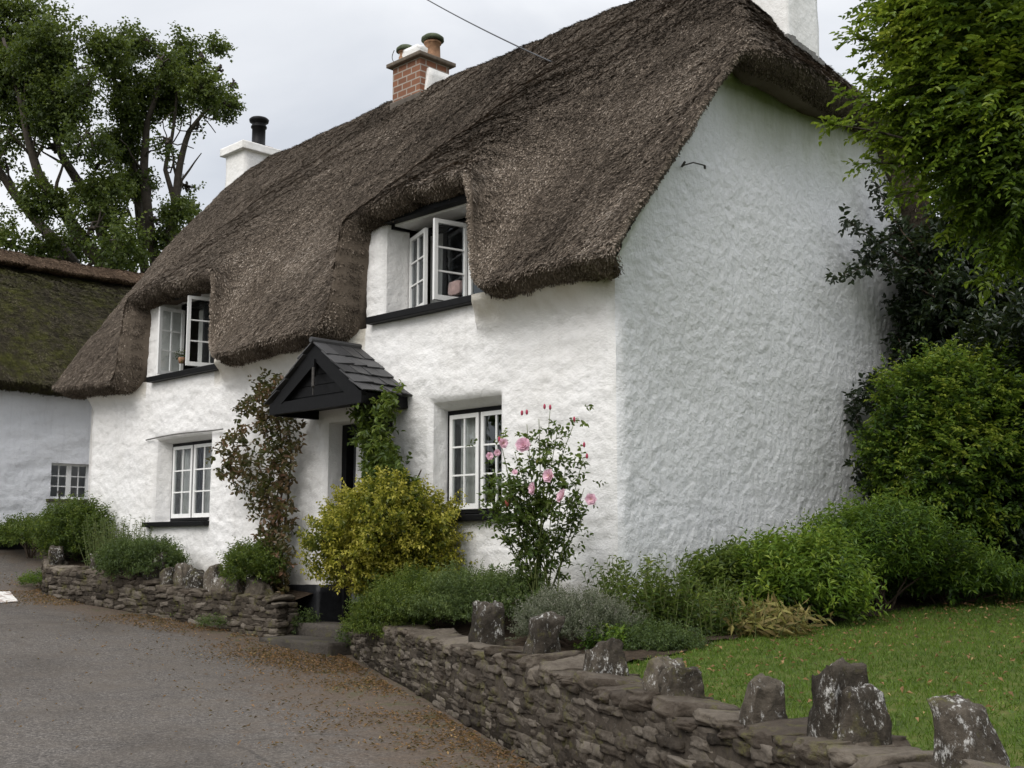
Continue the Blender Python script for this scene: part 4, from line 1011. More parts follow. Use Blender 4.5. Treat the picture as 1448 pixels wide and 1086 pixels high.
M['leaf_grey'] = leaf_mat('leaf_grey', [(.0, (.035, .042, .025)), (.4, (.105, .120, .075)), (.75, (.20, .205, .155)), (1., (.30, .25, .24))], .75, .2)
M['leaf_rose'] = leaf_mat('leaf_rose', [(.0, (.016, .034, .008)), (.4, (.055, .092, .016)), (.75, (.12, .165, .03)), (1., (.22, .21, .05))], .42, .3)
M['leaf_dry'] = leaf_mat('leaf_dry', [(.0, (.10, .065, .028)), (.4, (.22, .17, .06)), (.7, (.24, .24, .06)), (1., (.40, .33, .15))], .7, .3)
M['leaf_tree'] = leaf_mat('leaf_tree', [(.0, (.016, .026, .007)), (.4, (.045, .070, .014)), (.7, (.095, .125, .024)), (1., (.16, .175, .04))], .5, .3)
M['leaf_sage'] = leaf_mat('leaf_sage', [(.0, (.016, .030, .010)), (.4, (.055, .088, .024)), (.75, (.125, .170, .05)), (1., (.21, .24, .08))], .55, .28)

def up_z(px, py, dep): return at(px, py, dep)

# golden shrub in front of the door
c = at(543, 768, 13.6)
shrub('golden_shrub', 'round golden yellow shrub spilling over the wall before the black door', 'shrub', c, (.82, .74, .60), 3600, 11, .056, .036, M['leaf_yellow'], 301, .80, None, .17, .36, 3.4, .35, .9, nst=22, inner=.34, thick=.24, tipgain=.50, tmean=.44, zmin=-.98, tvar=.42)
# low spreading cover along the bed
for k, (px, py, dep, rx, rz, seed) in enumerate(((592, 862, 12.5, .66, .30, 1), (690, 858, 11.9, .80, .32, 2), (545, 890, 12.6, .46, .24, 3))):
    shrub('ground_cover_plant', ('feathery green ground cover right behind the wall below the golden shrub', 'wider feathery green ground cover at the foot of the pink rose bush', 'green trailing plant hanging over the wall end beside the steps')[k], 'plant',
          at(px, py, dep), (rx, rx * .75, rz), 1900 if k < 2 else 800, 14, .036, .015, M['leaf_green' if k != 1 else 'leaf_sage'], 310 + seed, .72, 'low green cover in the front bed', .15, .25, 3., .6, .6, tipgain=.3, inner=.2, zmin=-.35, tmean=.47)
# grey lavender-like mound
shrub('lavender', 'grey green lavender mound with faded purple tips over the wall', 'plant', at(812, 893, 10.7), (.56, .44, .27), 1800, 14, .032, .011, M['leaf_grey'], 330, .70, None, .15, .2, 3., .9, .6, tipgain=.45, spread=.6, zmin=-.3, tmean=.4)
shrub('small_green_weed', 'small bright green weed behind the coping at the lavender', 'plant', at(862, 915, 10.3), (.26, .2, .14), 260, 8, .045, .024, M['leaf_bright'], 331, .70, None, .1, .3, 3., .7, .6, zmin=-.2)

shrub('ground_cover_plant', 'brownish green low plant between the lavender and the lawn corner', 'plant', at(928, 922, 10.25), (.40, .36, .14), 900, 12, .036, .015, M['leaf_sage'], 332, .72, 'low green cover in the front bed', .14, .3, 3., .8, .6, tipgain=.2, zmin=-.3, tmean=.30)
# herbs and shrubs along the gable
def shoots(rng, c, rad, n, slen, lean=.25):
    a = np.asarray(c) + rng.uniform(-1, 1, (n, 3)) * np.asarray(rad); x = np.array([0, 0, 1.]) + rng.normal(0, lean, (n, 3)); return a, x, slen * rng.uniform(.7, 1.3, n)
def upright_plant(name, label, c, rad, n, h, k, L, W, mat, seed, gz, group=None, lean=.18, tipgain=.3, droop=.3, curve=0., tmean=.42):
    rng = RNG(seed); root = thing(name, (c[0], c[1], gz), label, 'plant', group); a = rng.uniform(0, 6.28, n); r_ = np.sqrt(rng.random(n))
    A = np.stack([c[0] + rad[0] * r_ * np.cos(a), c[1] + rad[1] * r_ * np.sin(a), np.full(n, gz)], -1)
    X = np.array([0, 0, 1.]) + rng.normal(0, lean, (n, 3)) + (A - np.array([c[0], c[1], gz])) * .25; hh = h * rng.uniform(.55, 1.12, n)
    V, F, T = sprigs(rng, A, X, hh, k, L, W, .85, False, droop, 0, np.clip(rng.normal(tmean, .1, n), 0, 1), tipgain, curve=curve)
    mb = MB(); mb.add(V, [F], T); mb.build('foliage', mat, root)
    mb = MB(); X = unit(X)
    for i in range(n): s = np.linspace(0, 1, 5)[:, None]; mb.tube(A[i] + X[i] * hh[i] * s + np.array([0, 0, -1.]) * curve * hh[i] * s ** 2, np.linspace(.006, .002, 5), 4)
    mb.build('stem', M['stem'], root); return root
bz = .84
p = at(905, 860, 11.3); upright_plant('leafy_herb', 'tall leafy green herb at the gable corner right of the lavender', p, (.42, .38), 110, .66, 20, .085, .030, M['leaf_green'], 340, bz, 'herbs at the gable corner', .16)
p = at(985, 870, 11.1); upright_plant('leafy_herb', 'shorter bushy green herb between the corner herb and the dried stems', p, (.40, .36), 110, .52, 18, .08, .028, M['leaf_green'], 341, bz - .06, 'herbs at the gable corner', .22, tmean=.36)
p = at(1062, 872, 11.1); upright_plant('dried_plant', 'straw coloured drying strappy plant at the lawn edge under the gable', p, (.52, .34), 120, .52, 9, .17, .014, M['leaf_dry'], 342, bz - .08, None, .45, .1, .5, .35, tmean=.45)
def gsh(name, label, px, py, dep, rad, n, mat, seed, L=.095, W=.034, k=12, **kw):
    c = at(px, py, dep); gz = float(G(np.array(c[0]), np.array(c[1]))); kw.setdefault('slen', .24)
    return shrub(name, label, 'shrub', c, rad, n, k, L, W, mat, seed, gz, kw.pop('group', None), **kw)
gsh('leafy_shrub', 'bright green spiky leaved shrub in the middle of the gable bed', 1130, 838, 11.9, (.60, .62, .42), 1300, M['leaf_bright'], 350, group='shrubs along the gable', upw=1.3, lump=.35, tmean=.50, zmin=-.6, slen=.30)
gsh('leafy_shrub', 'lower green shrub against the gable behind the dried stems', 1045, 840, 12.0, (.42, .46, .30), 700, M['leaf_green'], 351, group='shrubs along the gable', upw=.9, lump=.3, zmin=-.6, tmean=.45)
gsh('leafy_shrub', 'mid green shrub rising in front of the round clipped shrub', 1245, 790, 13.0, (.70, .62, .44), 1200, M['leaf_bright'], 352, L=.085, W=.030, group='shrubs along the gable', upw=1.2, lump=.35, zmin=-.6, tmean=.42, slen=.30)
gsh('leafy_shrub', 'long low green shrub at the far lawn edge right of the bed', 1335, 826, 13.4, (.85, .55, .26), 1100, M['leaf_bright'], 353, group='shrubs along the gable', upw=.6, lump=.3, zmin=-.4, tmean=.38)
gsh('leafy_shrub', 'low dark green shrub at the right picture edge beyond the lawn', 1430, 805, 14.4, (.95, .8, .34), 900, M['leaf_green'], 354, group='shrubs along the gable', upw=.6, lump=.3, zmin=-.4, tmean=.36)
# big round shrub: lighter spring growth outside
gsh('round_shrub', 'big round green shrub beside the gable with bright leaves on its face', 1364, 640, 14.4, (1.06, 1.06, 1.20), 4600, M['leaf_bright'], 360, L=.085, W=.046, k=10, slen=.24, lump=.26, freq=2.8, upw=.15, outw=.7, six=False, flat=.8, thick=.13, inner=.22, tmean=.40, tipgain=.64, tvar=.6, nst=20, r0=.02, zmin=-.9, droop=.3)
# dark evergreen shrubs behind
gsh('dark_shrub', 'dark leaved shrub climbing the far end of the gable under the bright tree', 1400, 430, 16.2, (1.15, 1.2, 1.55), 2600, M['leaf_dark'], 361, L=.12, W=.06, k=9, slen=.34, lump=.3, upw=0., six=True, flat=.6, thick=.2, inner=.25, tipgain=.4, droop=.35, nst=16, r0=.03)
gsh('dark_shrub', 'dark evergreen mass filling the right edge beside the round shrub', 1490, 620, 14.4, (1.0, 1.0, 1.75), 2600, M['leaf_dark'], 362, L=.12, W=.055, k=9, slen=.3, lump=.3, upw=0., six=True, flat=.6, tipgain=.35, nst=12, r0=.03)
# ivy-like dark climber on the gable and its branches
rng = RNG(370); root = thing('climber', (.3, 5.2, .95), 'dark leaved climber whose thin branches reach over the white gable', 'climbing plant')
mb = MB(); st = MB(); brs = [[(1335, 430, .9), (1290, 400, .6), (1240, 372, .4), (1186, 392, .3)], [(1335, 400, .9), (1290, 375, .6), (1250, 345, .4), (1196, 312, .3)], [(1320, 390, .8), (1285, 340, .6), (1255, 300, .35), (1238, 252, .3)], [(1330, 470, .8), (1290, 440, .5), (1260, 430, .3)], [(1345, 420, .8), (1300, 410, .6), (1225, 350, .4)], [(1330, 360, .8), (1300, 330, .6), (1262, 330, .4), (1225, 362, .3)],
      [(1262, 700, .5), (1235, 640, .3), (1212, 600, .15), (1204, 560, .1)], [(1262, 720, .5), (1235, 690, .3), (1205, 660, .15)], [(1265, 640, .5), (1245, 590, .3), (1222, 545, .15)], [(1270, 600, .5), (1250, 560, .3), (1240, 530, .15)], [(1290, 560, .6), (1275, 500, .4), (1268, 470, .25)]]
for br in brs:
    P3 = np.array([on(a, b, 0, x) for a, b, x in br]); s = np.linspace(0, len(P3) - 1, 26); P3 = np.stack([np.interp(s, np.arange(len(P3)), P3[:, i]) for i in range(3)], -1)
    P3 += .03 * np.stack([fbm(P3 * 4 + 3 * i, 5 + i, 2) for i in range(3)], -1); st.tube(P3, np.linspace(.016, .004, 26), 5)
    for r_ in range(3):
        A = P3[1:] + rng.normal(0, .03, (25, 3)); X = np.gradient(P3, axis=0)[1:] * 1.2 + rng.normal(0, .12, (25, 3)) + np.array([0, 0, -.04])
        V, F, T = sprigs(rng, A, X, .16, 4, .095, .055, .9, True, .35, .5, None, .2); mb.add(V, [F], T)
mb.build('foliage', M['leaf_dark'], root); st.build('stem', M['twig'], root)

# bright beech-like tree leaning in at the upper right
rng = RNG(380); root = thing('beech_tree', (4.7, 2.3, .95), 'bright yellow green broadleaved tree leaning in at the upper right', 'tree')
lob = [(1372, 40, 10.2, .74), (1425, 30, 10., .95), (1325, 122, 10., .40), (1410, 150, 9.8, .74), (1392, 205, 10., .46), (1450, 235, 9.8, .70), (1440, 272, 10.1, .36), (1490, 300, 10., .40), (1300, 25, 10.3, .20), (1300, 185, 10.2, .18),
       (1560, 100, 10.3, 1.3), (1600, 270, 10.4, 1.1), (1500, -90, 10.5, 1.3), (1350, -80, 10.6, .9), (1700, 150, 11.5, 1.5)]
mb = MB(); st = MB(); trunk = np.array([4.7, 2.3, .9]); fork = np.array([4.6, 2.2, 3.3])
s = np.linspace(0, 1, 8)[:, None]; st.tube(trunk + (np.array([4.75, 2.4, 7.2]) - trunk) * s + .06 * np.sin(s * 5), np.linspace(.17, .06, 8), 10)
for (px, py, dep, r_) in lob:
    c = at(px, py, dep); outside = px > 1470 or py < -40; n = int((900 if not outside else 260) * r_ ** 2) + 50
    A, d, dp = shell_anchors(rng, c, (r_, r_, r_ * .85), n, .3, 2.5, int(px), -1, .35, .3)
    left = -_r * .55
    X = d * .7 + left * rng.uniform(.3, 1.4, (len(A), 1)) + np.array([0, 0, -.12]) + rng.normal(0, .25, d.shape)
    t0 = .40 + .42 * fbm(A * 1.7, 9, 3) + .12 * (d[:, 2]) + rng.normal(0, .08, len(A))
    V, F, T = sprigs(rng, A, X, rng.uniform(.18, .42, len(A)), 12, .084, .040, .85, True, .25, .9, t0, .34, 3, .8, .25); mb.add(V, [F], T)
    b = np.array([4.68, 2.3, np.clip(c[2] - 1.0, 2.5, 6.5)]); s = np.linspace(0, 1, 9)[:, None]; st.tube(b + (c - b) * s + np.array([0, 0, .25]) * np.sin(s * np.pi), np.linspace(.05, .012, 9), 6)
    for e in A[rng.integers(0, len(A), 6)]: st.tube(c + (e - c) * np.linspace(0, 1, 5)[:, None] + rng.normal(0, .02, (5, 3)), np.linspace(.012, .003, 5), 4)
for (x0, y0, x1, y1, dep) in ((1330, 110, 1178, 158, 10.), (1300, 70, 1198, 40, 10.2), (1300, 170, 1192, 118, 10.), (1320, 130, 1225, 92, 10.1), (1290, 200, 1170, 160, 9.9), (1330, 240, 1215, 215, 10.), (1340, 270, 1262, 262, 10.), (1400, 290, 1330, 318, 10.), (1448, 350, 1385, 385, 9.9), (1330, 20, 1218, 8, 10.2), (1320, 200, 1240, 190, 10.)):
    a = at(x0, y0, dep); b = at(x1, y1, dep); s = np.linspace(0, 1, 22)[:, None]; P3 = a + (b - a) * s + np.array([0, 0, -.10]) * s ** 2; st.tube(P3, np.linspace(.012, .003, 22), 4)
    A = P3[2:] + rng.normal(0, .015, (20, 3)); X = (b - a)[None] * .8 + rng.normal(0, .35, (20, 3)) + np.array([0, 0, -.12])
    V, F, T = sprigs(rng, A, X, .16, 7, .08, .040, .85, True, .25, .9, np.full(20, .5), .3, 3, .8, .2); mb.add(V, [F], T)
mb.build('crown', M['leaf_beech'], root); st.build('trunk', M['bark'], root, True)

# climbing rose left of the porch
def wall_climber(name, label, outline, trunkpx, mat, seed, n, L, W, yv, base, dens_y=.16, six=False, tmean=.45):
    """outline: rows (py, x left, x right) on the wall"""
    rng = RNG(seed); root = thing(name, base, label, 'climbing plant'); o = np.array(outline, float)
    py = rng.uniform(o[0, 0], o[-1, 0], n * 2); l_ = np.interp(py, o[:, 0], o[:, 1]); r_ = np.interp(py, o[:, 0], o[:, 2]); keep_ = rng.random(n * 2) < (r_ - l_) / (o[:, 2] - o[:, 1]).max(); py, l_, r_ = py[keep_], l_[keep_], r_[keep_]
    u_ = rng.beta(1.6, 1.6, len(py)); px = l_ + (r_ - l_) * u_; A = np.array([on(a, b, 1, yv - abs(rng.normal(0, dens_y))) for a, b in zip(px, py)])
    gap = fbm(A * 4.5, seed, 3); A = A[gap > -.16]
    X = rng.normal(0, .5, A.shape) + np.array([0, -.5, -.1]); t0 = tmean + .28 * fbm(A * 2.2, seed + 4, 3) + rng.normal(0, .1, len(A))
    V, F, T = sprigs(rng, A, X, rng.uniform(.08, .2, len(A)), 6, L, W, .9, six, .25, .3, t0, .2); mb = MB(); mb.add(V, [F], T); mb.build('foliage', mat, root)
    st = MB()
    for tp in trunkpx:
        P3 = np.array([on(a, b, 1, yv) for a, b in tp]); s = np.linspace(0, len(P3) - 1, 22); P3 = np.stack([np.interp(s, np.arange(len(P3)), P3[:, i]) for i in range(3)], -1); P3 += .03 * np.stack([fbm(P3 * 3, seed + i, 2) for i in range(3)], -1); st.tube(P3, np.linspace(.022, .007, 22), 6)
    st.build('stem', M['twig'], root, True); return root
wall_climber('climbing_rose', 'reddish brown climbing rose on the wall left of the porch', [(530, 372, 404), (560, 344, 418), (600, 332, 424), (622, 316, 428), (650, 300, 426), (672, 312, 420), (700, 348, 418), (740, 360, 422), (780, 368, 418), (820, 374, 410), (850, 378, 404)],
             [[(378, 905), (386, 840), (392, 760), (400, 680), (396, 600), (372, 548)], [(390, 890), (396, 800), (384, 720), (366, 660), (330, 640)], [(372, 890), (380, 800), (392, 700), (404, 640)], [(386, 870), (404, 740), (412, 640), (404, 580)]], M['leaf_red'], 390, 760, .085, .056, -.16, (-5.9, -.3, .5), .15, True)
wall_climber('green_climber', 'green climber hanging at the right side of the porch above the golden shrub', [(556, 520, 572), (585, 500, 560), (615, 506, 556), (650, 514, 572), (690, 520, 590), (730, 520, 590)],
             [[(566, 800), (560, 720), (545, 640), (540, 560)], [(570, 800), (576, 700), (560, 640)], [(572, 760), (582, 690), (596, 664)], [(560, 760), (535, 640), (520, 570)]], M['leaf_green'], 391, 620, .085, .048, -.20, (-3.4, -.3, .8), .16, True, .42)

# rose bush with pink flowers
rng = RNG(400); base = at(765, 848, 11.6); gz = .86
rb = thing('rose_bush', (base[0], base[1], gz), 'tall leggy rose bush with open pink flowers before the near ground floor window', 'rose bush')
tipsp = [(707, 620), (728, 640), (745, 600), (762, 592), (778, 578), (790, 600), (812, 598), (824, 650), (838, 700), (700, 690), (690, 720), (716, 664), (770, 650), (800, 660), (826, 690), (745, 680), (782, 700), (735, 720), (705, 740), (810, 730), (760, 730), (720, 690)]
st = MB(); lm = MB()
for (a, b) in tipsp:
    dep = 11.6 + rng.normal(0, .16); t = at(a, b, dep); b0 = np.array([base[0], base[1], gz]) + np.array([*rng.normal(0, .07, 2), 0]); s = np.linspace(0, 1, 26)[:, None]
    mid = b0 + (t - b0) * s; mid[:, :2] = b0[:2] + (t - b0)[:2] * (s ** 1.35); mid += np.sin(s * np.pi) * rng.normal(0, .035, 3); st.tube(mid, np.linspace(.010, .003, 26), 5)
    m = int(11 + rng.random() * 6); si = rng.uniform(.36, 1., m); A = np.stack([np.interp(si, s[:, 0], mid[:, i]) for i in range(3)], -1); X = rng.normal(0, .8, (m, 3)) + np.array([0, 0, .3])
    V, F, T = sprigs(rng, A, X, rng.uniform(.10, .20, m), 7, .062, .040, .9, True, .22, .5, rng.normal(.42, .14, m), .2); lm.add(V, [F], T)
    for i in range(m): st.tube([A[i], A[i] + unit(X[i]) * .14], .0025, 4)
A = np.array([at(rng.normal(765, 34), rng.normal(695, 48), 11.6 + rng.normal(0, .18)) for _ in range(150)]); V, F, T = sprigs(rng, A, rng.normal(0, .8, A.shape), .15, 7, .06, .038, .9, True, .22, .5, None, .2); lm.add(V, [F], T)
A = np.array([at(rng.uniform(690, 750), rng.uniform(680, 745), 11.5 + rng.normal(0, .14)) for _ in range(80)]); V, F, T = sprigs(rng, A, rng.normal(0, .8, A.shape), .15, 7, .055, .035, .9, True, .22, .5, None, .2); lm.add(V, [F], T)
lm.build('foliage', M['leaf_rose'], rb); st.build('stem', M['stem'], rb, True)
def petal_mat(name, inner, outer):
    t = NT(name); c = t.ramp(t.attr(), [(.0, inner), (.35, outer), (1., [min(1, x * 1.06) for x in outer])]); m = t.done(c, .6, None, .2)
    tr = t.n('ShaderNodeBsdfTranslucent'); mx = t.n('ShaderNodeMixShader'); mx.inputs[0].default_value = .3; t.l(c, tr.inputs['Color']); t.l(t.b.outputs[0], mx.inputs[1]); t.l(tr.outputs[0], mx.inputs[2]); t.l(mx.outputs[0], t.out.inputs['Surface']); return m
M['petal'] = petal_mat('rose_petal', (.62, .40, .30), (.85, .61, .70)); M['bud'] = petal_mat('rose_bud', (.30, .05, .08), (.48, .08, .13)); M['petal_red'] = petal_mat('fading_petal', (.5, .15, .08), (.62, .17, .14))
def bloom_mesh(rng, rad, layers=3, npet=6, cup=.35):
    mb = MB(); u = np.linspace(-1, 1, 6); v = np.linspace(0, 1, 6); U, W_ = np.meshgrid(u, v)
    for ly in range(layers):
        rl = rad * (1 - .27 * ly); lift = .25 + cup * ly + .1
        for k in range(npet - ly):
            th = 2 * np.pi * k / (npet - ly) + ly * .5 + rng.normal(0, .08); wdt = rl * .62 * np.sin(np.pi * np.clip(W_ * .78 + .12, 0, 1)) * (1 + rng.normal(0, .06)); r_ = rl * W_
            x = r_ * (1 - .1 * U ** 2); y = U * wdt; z = lift * rl * W_ ** 1.5 + .14 * rl * U ** 2 * W_ + .05 * rl * np.sin(U * 6 + k) * W_ - (.10 * rl * np.clip(W_ - .8, 0, 1) * 5 * (ly == 0)) + ly * .004
            V = np.stack([x * np.cos(th) - y * np.sin(th), x * np.sin(th) + y * np.cos(th), z], -1).reshape(-1, 3); mb.add(V, [grid_quads(6, 6)], np.clip(W_ * .95 + rng.normal(0, .04), 0, 1).ravel())
    return mb
for k, (px, py, r_) in enumerate(((740, 630, .076), (777, 673, .070), (755, 691, .066), (796, 702, .074), (836, 706, .060), (711, 627, .052), (692, 645, .04), (703, 640, .035), (728, 668, .03))):
    c = at(px, py, 11.28 if k else 11.35); q = bloom_mesh(RNG(500 + k), r_, 4 if k == 0 else 3, 6 if k else 8, .35 if k else .5); V = np.concatenate(q.V); z_ = unit(CAM - c + np.array([rng.normal(0, 3.6), rng.normal(0, 3.6), 2.5 + rng.normal(0, 2.6)])); x_ = unit(np.cross([0, 0, 1.], z_)); y_ = np.cross(z_, x_)
    obj('rose_bloom', c + V @ np.stack([x_, y_, z_]), q.F, M['petal'], rb, np.concatenate(q.T) * rng.uniform(.45, 1.), True)
for k, (px, py) in enumerate(((745, 584), (778, 577), (812, 594), (706, 622), (826, 630), (830, 646), (717, 712), (770, 576), (738, 585))):
    c = at(px, py, 11.4); V, F = lathe((0, 0, 0), [(.0, -.02), (.011, -.01), (.013, .01), (.010, .025), (0, .036)], 8); obj('rose_bud', c + V * (1.6 if px == 717 else 1.), F, M['petal_red' if px == 717 else 'bud'], rb, np.full(len(V), .6), True)

# left beds
c = at(105, 745, 19.4); sh_rng = RNG(5)
c = at(105, 757, 19.4); shrub('leafy_shrub', 'tall green shrub with yellow flecks at the far corner of the left bed', 'shrub', c, (.68, .5, .46), 1600, 10, .065, .028, M['leaf_green'], 420, 1.3, 'shrubs over the left garden wall', .22, .3, 3., 1.0, .5, tmean=.42, zmin=-.8, extra=None)
upright_plant('yellow_flowered_plant', 'thin straggling plant with yellowing leaves before the neighbour window', at(82, 740, 19.9), (.6, .3), 20, 1.0, 13, .07, .034, M['leaf_yellow'], 421, 1.4, None, .38, .2, .3, tmean=.30)
upright_plant('leafy_shrub', 'upright green herb under the far left ground floor window', at(165, 760, 18.6), (.68, .32), 170, .80, 20, .065, .022, M['leaf_sage'], 422, 1.25, 'shrubs over the left garden wall', .18)
shrub('leafy_shrub', 'low dense green shrub hanging over the left garden wall', 'shrub', at(200, 797, 17.3), (.86, .46, .28), 2200, 10, .05, .021, M['leaf_sage'], 423, 1.05, 'shrubs over the left garden wall', .14, .22, 3., .6, .6, zmin=-.5, tmean=.36)
shrub('leafy_shrub', 'loose green shrub at the foot of the reddish climbing rose', 'shrub', at(358, 808, 15.6), (.44, .32, .28), 850, 10, .055, .022, M['leaf_green'], 424, .90, 'shrubs over the left garden wall', .2, .3, 3., .9, .6, zmin=-.5, tmean=.46)
# by the neighbour
shrub('leafy_shrub', 'low spreading green plant under the black plinth of the neighbour cottage', 'shrub', at(45, 762, 22.5), (1.3, .5, .30), 800, 10, .07, .035, M['leaf_green'], 430, 1.45, None, .2, .3, 3., .7, .6, zmin=-.4, tmean=.42)
mb = MB(); a = at(83, 752, 22.); b = at(84, 698, 22.); mb.tube([a - np.array([0, 0, .4]), a, b], .016, 6); mb.box(b + np.array([-.03, -.03, 0]), b + np.array([.03, .03, .05])); tag(mb.build('garden_stake', M['iron'], None), 'thin grey metal stake standing before the neighbour wall', 'stake')
# weeds at the wall feet
def on_ground(px, py):
    d = ray(px, py); ts = np.linspace(3, 40, 5000); pts = CAM + d * ts[:, None]; k = np.argmax(pts[:, 2] < H(pts[:, 0], pts[:, 1])); return pts[k]
for k, (px, py, rx, rz, n, mt, lab) in enumerate(((428, 902, .26, .22, 160, 'leaf_sage', 'green weed growing in the gap by the lowest step'), (455, 893, .18, .26, 90, 'leaf_green', 'taller weed by the black plinth beside the steps'), (268, 877, .30, .10, 130, 'leaf_green', 'small weed at the foot of the left garden wall'), (300, 890, .22, .08, 80, 'leaf_sage', 'smaller weed nearer the steps at the left wall foot'),
        (58, 832, .42, .14, 240, 'leaf_bright', 'bright grassy tuft at the far end of the left wall'), (492, 925, .14, .2, 80, 'leaf_sage', 'weed at the broken end of the long wall'))):
    g = on_ground(px, py); shrub('weed', lab, 'plant', g + np.array([0, 0, rz * .4]), (rx, rx * .7, rz), n, 7, .05, .016, M[mt], 440 + k, g[2] - .01, 'weeds along the wall feet', .12, .3, 3., 1., .5, zmin=-.1, nst=4, r0=.004, tmean=.45)

# tall trees beyond the houses
def far_tree(name, label, base, limbs, lobes, seed, dep, L=.185, W=.135):
    rng = RNG(seed); root = thing(name, base, label, 'tree', 'tall trees behind the cottages'); st = MB(); mb = MB()
    for lb in limbs:
        P3 = np.array([at(a, b, dep + dz) for a, b, dz, _ in lb]); rd = np.array([q[3] for q in lb]); s = np.linspace(0, len(P3) - 1, 22); rd = np.interp(s, np.arange(len(rd)), rd); P3 = np.stack([np.interp(s, np.arange(len(P3)), P3[:, i]) for i in range(3)], -1); P3 += .30 * np.stack([fbm(P3 * .35 + 7 * i, seed + i, 2) for i in range(3)], -1); rd = rd * .62; st.tube(P3, rd, 8)
        for q in range(9):
            i = rng.integers(5, 17); e = P3[i] + (P3[min(i + 1, 21)] - P3[i - 1]) * rng.uniform(.5, 1.3) + rng.normal(0, .6, 3); st.tube(P3[i] + (e - P3[i]) * np.linspace(0, 1, 5)[:, None] + rng.normal(0, .05, (5, 3)), np.linspace(rd[i] * .4, .02, 5), 5)
    for (px, py, r_) in lobes:
        dz = rng.normal(0, 1.6); c = at(px, py, dep + dz); rm = r_ / FOC * dep; n = int(460 * rm ** 2) + 24; A, d, dp = shell_anchors(rng, c, (rm, rm, rm * .9), n, .35, 2.4, int(px + py), -1, .3, .3)
        gap = fbm(A * .7, seed + 3, 3); A_, d = A[gap > .02], d[gap > .02]
        if not len(A_): continue
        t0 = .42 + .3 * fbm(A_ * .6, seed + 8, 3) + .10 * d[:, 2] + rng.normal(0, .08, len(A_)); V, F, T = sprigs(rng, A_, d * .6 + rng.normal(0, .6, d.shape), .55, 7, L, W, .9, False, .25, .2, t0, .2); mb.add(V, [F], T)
        for e in A_[rng.integers(0, len(A_), 6)]: st.tube(c + (e - c) * np.linspace(0, .9, 4)[:, None] + rng.normal(0, .08, (4, 3)), np.linspace(.06, .02, 4), 4)
    mb.build('crown', M['leaf_tree'], root); st.build('trunk', M['bark'], root, True)
D0 = 46.
far_tree('broadleaf_tree', 'big broad tree with leaning trunks behind the mossy thatch at the left edge', tuple(at(200, 430, D0)), [
    [(205, 470, 0, .75), (170, 400, 0, .55), (110, 330, -1, .42), (60, 250, -1, .30), (35, 160, -1, .2), (10, 60, 0, .1)], [(150, 470, 0, .6), (112, 385, 0, .42), (60, 320, 1, .33), (0, 240, 1, .25), (-60, 160, 1, .15)], [(205, 470, 0, .6), (160, 380, 1, .40), (130, 290, 1, .34), (85, 200, 1, .25), (70, 110, 1, .15)], [(140, 390, 0, .16), (80, 375, 0, .12), (20, 350, 0, .1), (-30, 320, 0, .07)]],
    [(15, 40, 55), (60, 75, 45), (85, 45, 34), (100, 100, 38), (30, 120, 60), (85, 150, 48), (125, 130, 30), (20, 200, 45), (80, 215, 45), (125, 190, 36), (135, 235, 34), (100, 270, 38), (60, 280, 30), (150, 280, 34), (130, 325, 36), (165, 340, 32), (20, 345, 26), (60, 350, 26), (95, 355, 22), (-20, 100, 70), (-50, 220, 60), (-40, 330, 50), (180, 360, 22)], 601, D0)
far_tree('broadleaf_tree', 'tall tree with several upright stems just left of the far white chimney', tuple(at(245, 430, D0 + 3)), [
    [(230, 470, 0, .55), (246, 350, 0, .40), (254, 260, 0, .26), (264, 190, 0, .18), (290, 158, 0, .10), (330, 138, 0, .04)], [(222, 470, 0, .5), (218, 350, 0, .36), (206, 250, 0, .30), (212, 170, 0, .2), (232, 90, 0, .1)], [(210, 470, 1, .5), (200, 380, 1, .32), (196, 260, 1, .25), (176, 160, 1, .16), (160, 80, 1, .08)], [(254, 300, 0, .2), (238, 240, 0, .15), (246, 170, 0, .1), (250, 90, 0, .06)]],
    [(150, 72, 26), (178, 62, 20), (165, 110, 26), (208, 60, 20), (225, 85, 24), (255, 65, 24), (285, 80, 24), (305, 70, 14), (250, 110, 30), (285, 125, 26), (312, 95, 14), (320, 148, 14), (215, 130, 28), (180, 150, 24), (205, 180, 24), (172, 205, 28), (245, 155, 20), (190, 250, 28), (180, 300, 30), (215, 310, 22), (205, 345, 26), (250, 300, 18), (262, 260, 14), (236, 345, 22), (300, 155, 16), (275, 178, 16), (262, 215, 13), (240, 200, 16), (268, 300, 9), (330, 120, 9), (335, 152, 8)], 602, D0 + 2)
# tree mass right of the house, seen only as the dark background of the garden
far_tree('garden_tree', 'dark tree closing the garden at the right edge far behind the shrubs', tuple(at(1560, 800, 21.)), [[(1560, 860, 0, .3), (1560, 700, 0, .25), (1540, 500, 0, .15), (1500, 350, 0, .08)]], [(1440, 560, 110), (1500, 420, 130), (1440, 700, 110), (1560, 640, 160), (1420, 440, 80)], 603, 21., .16, .08)

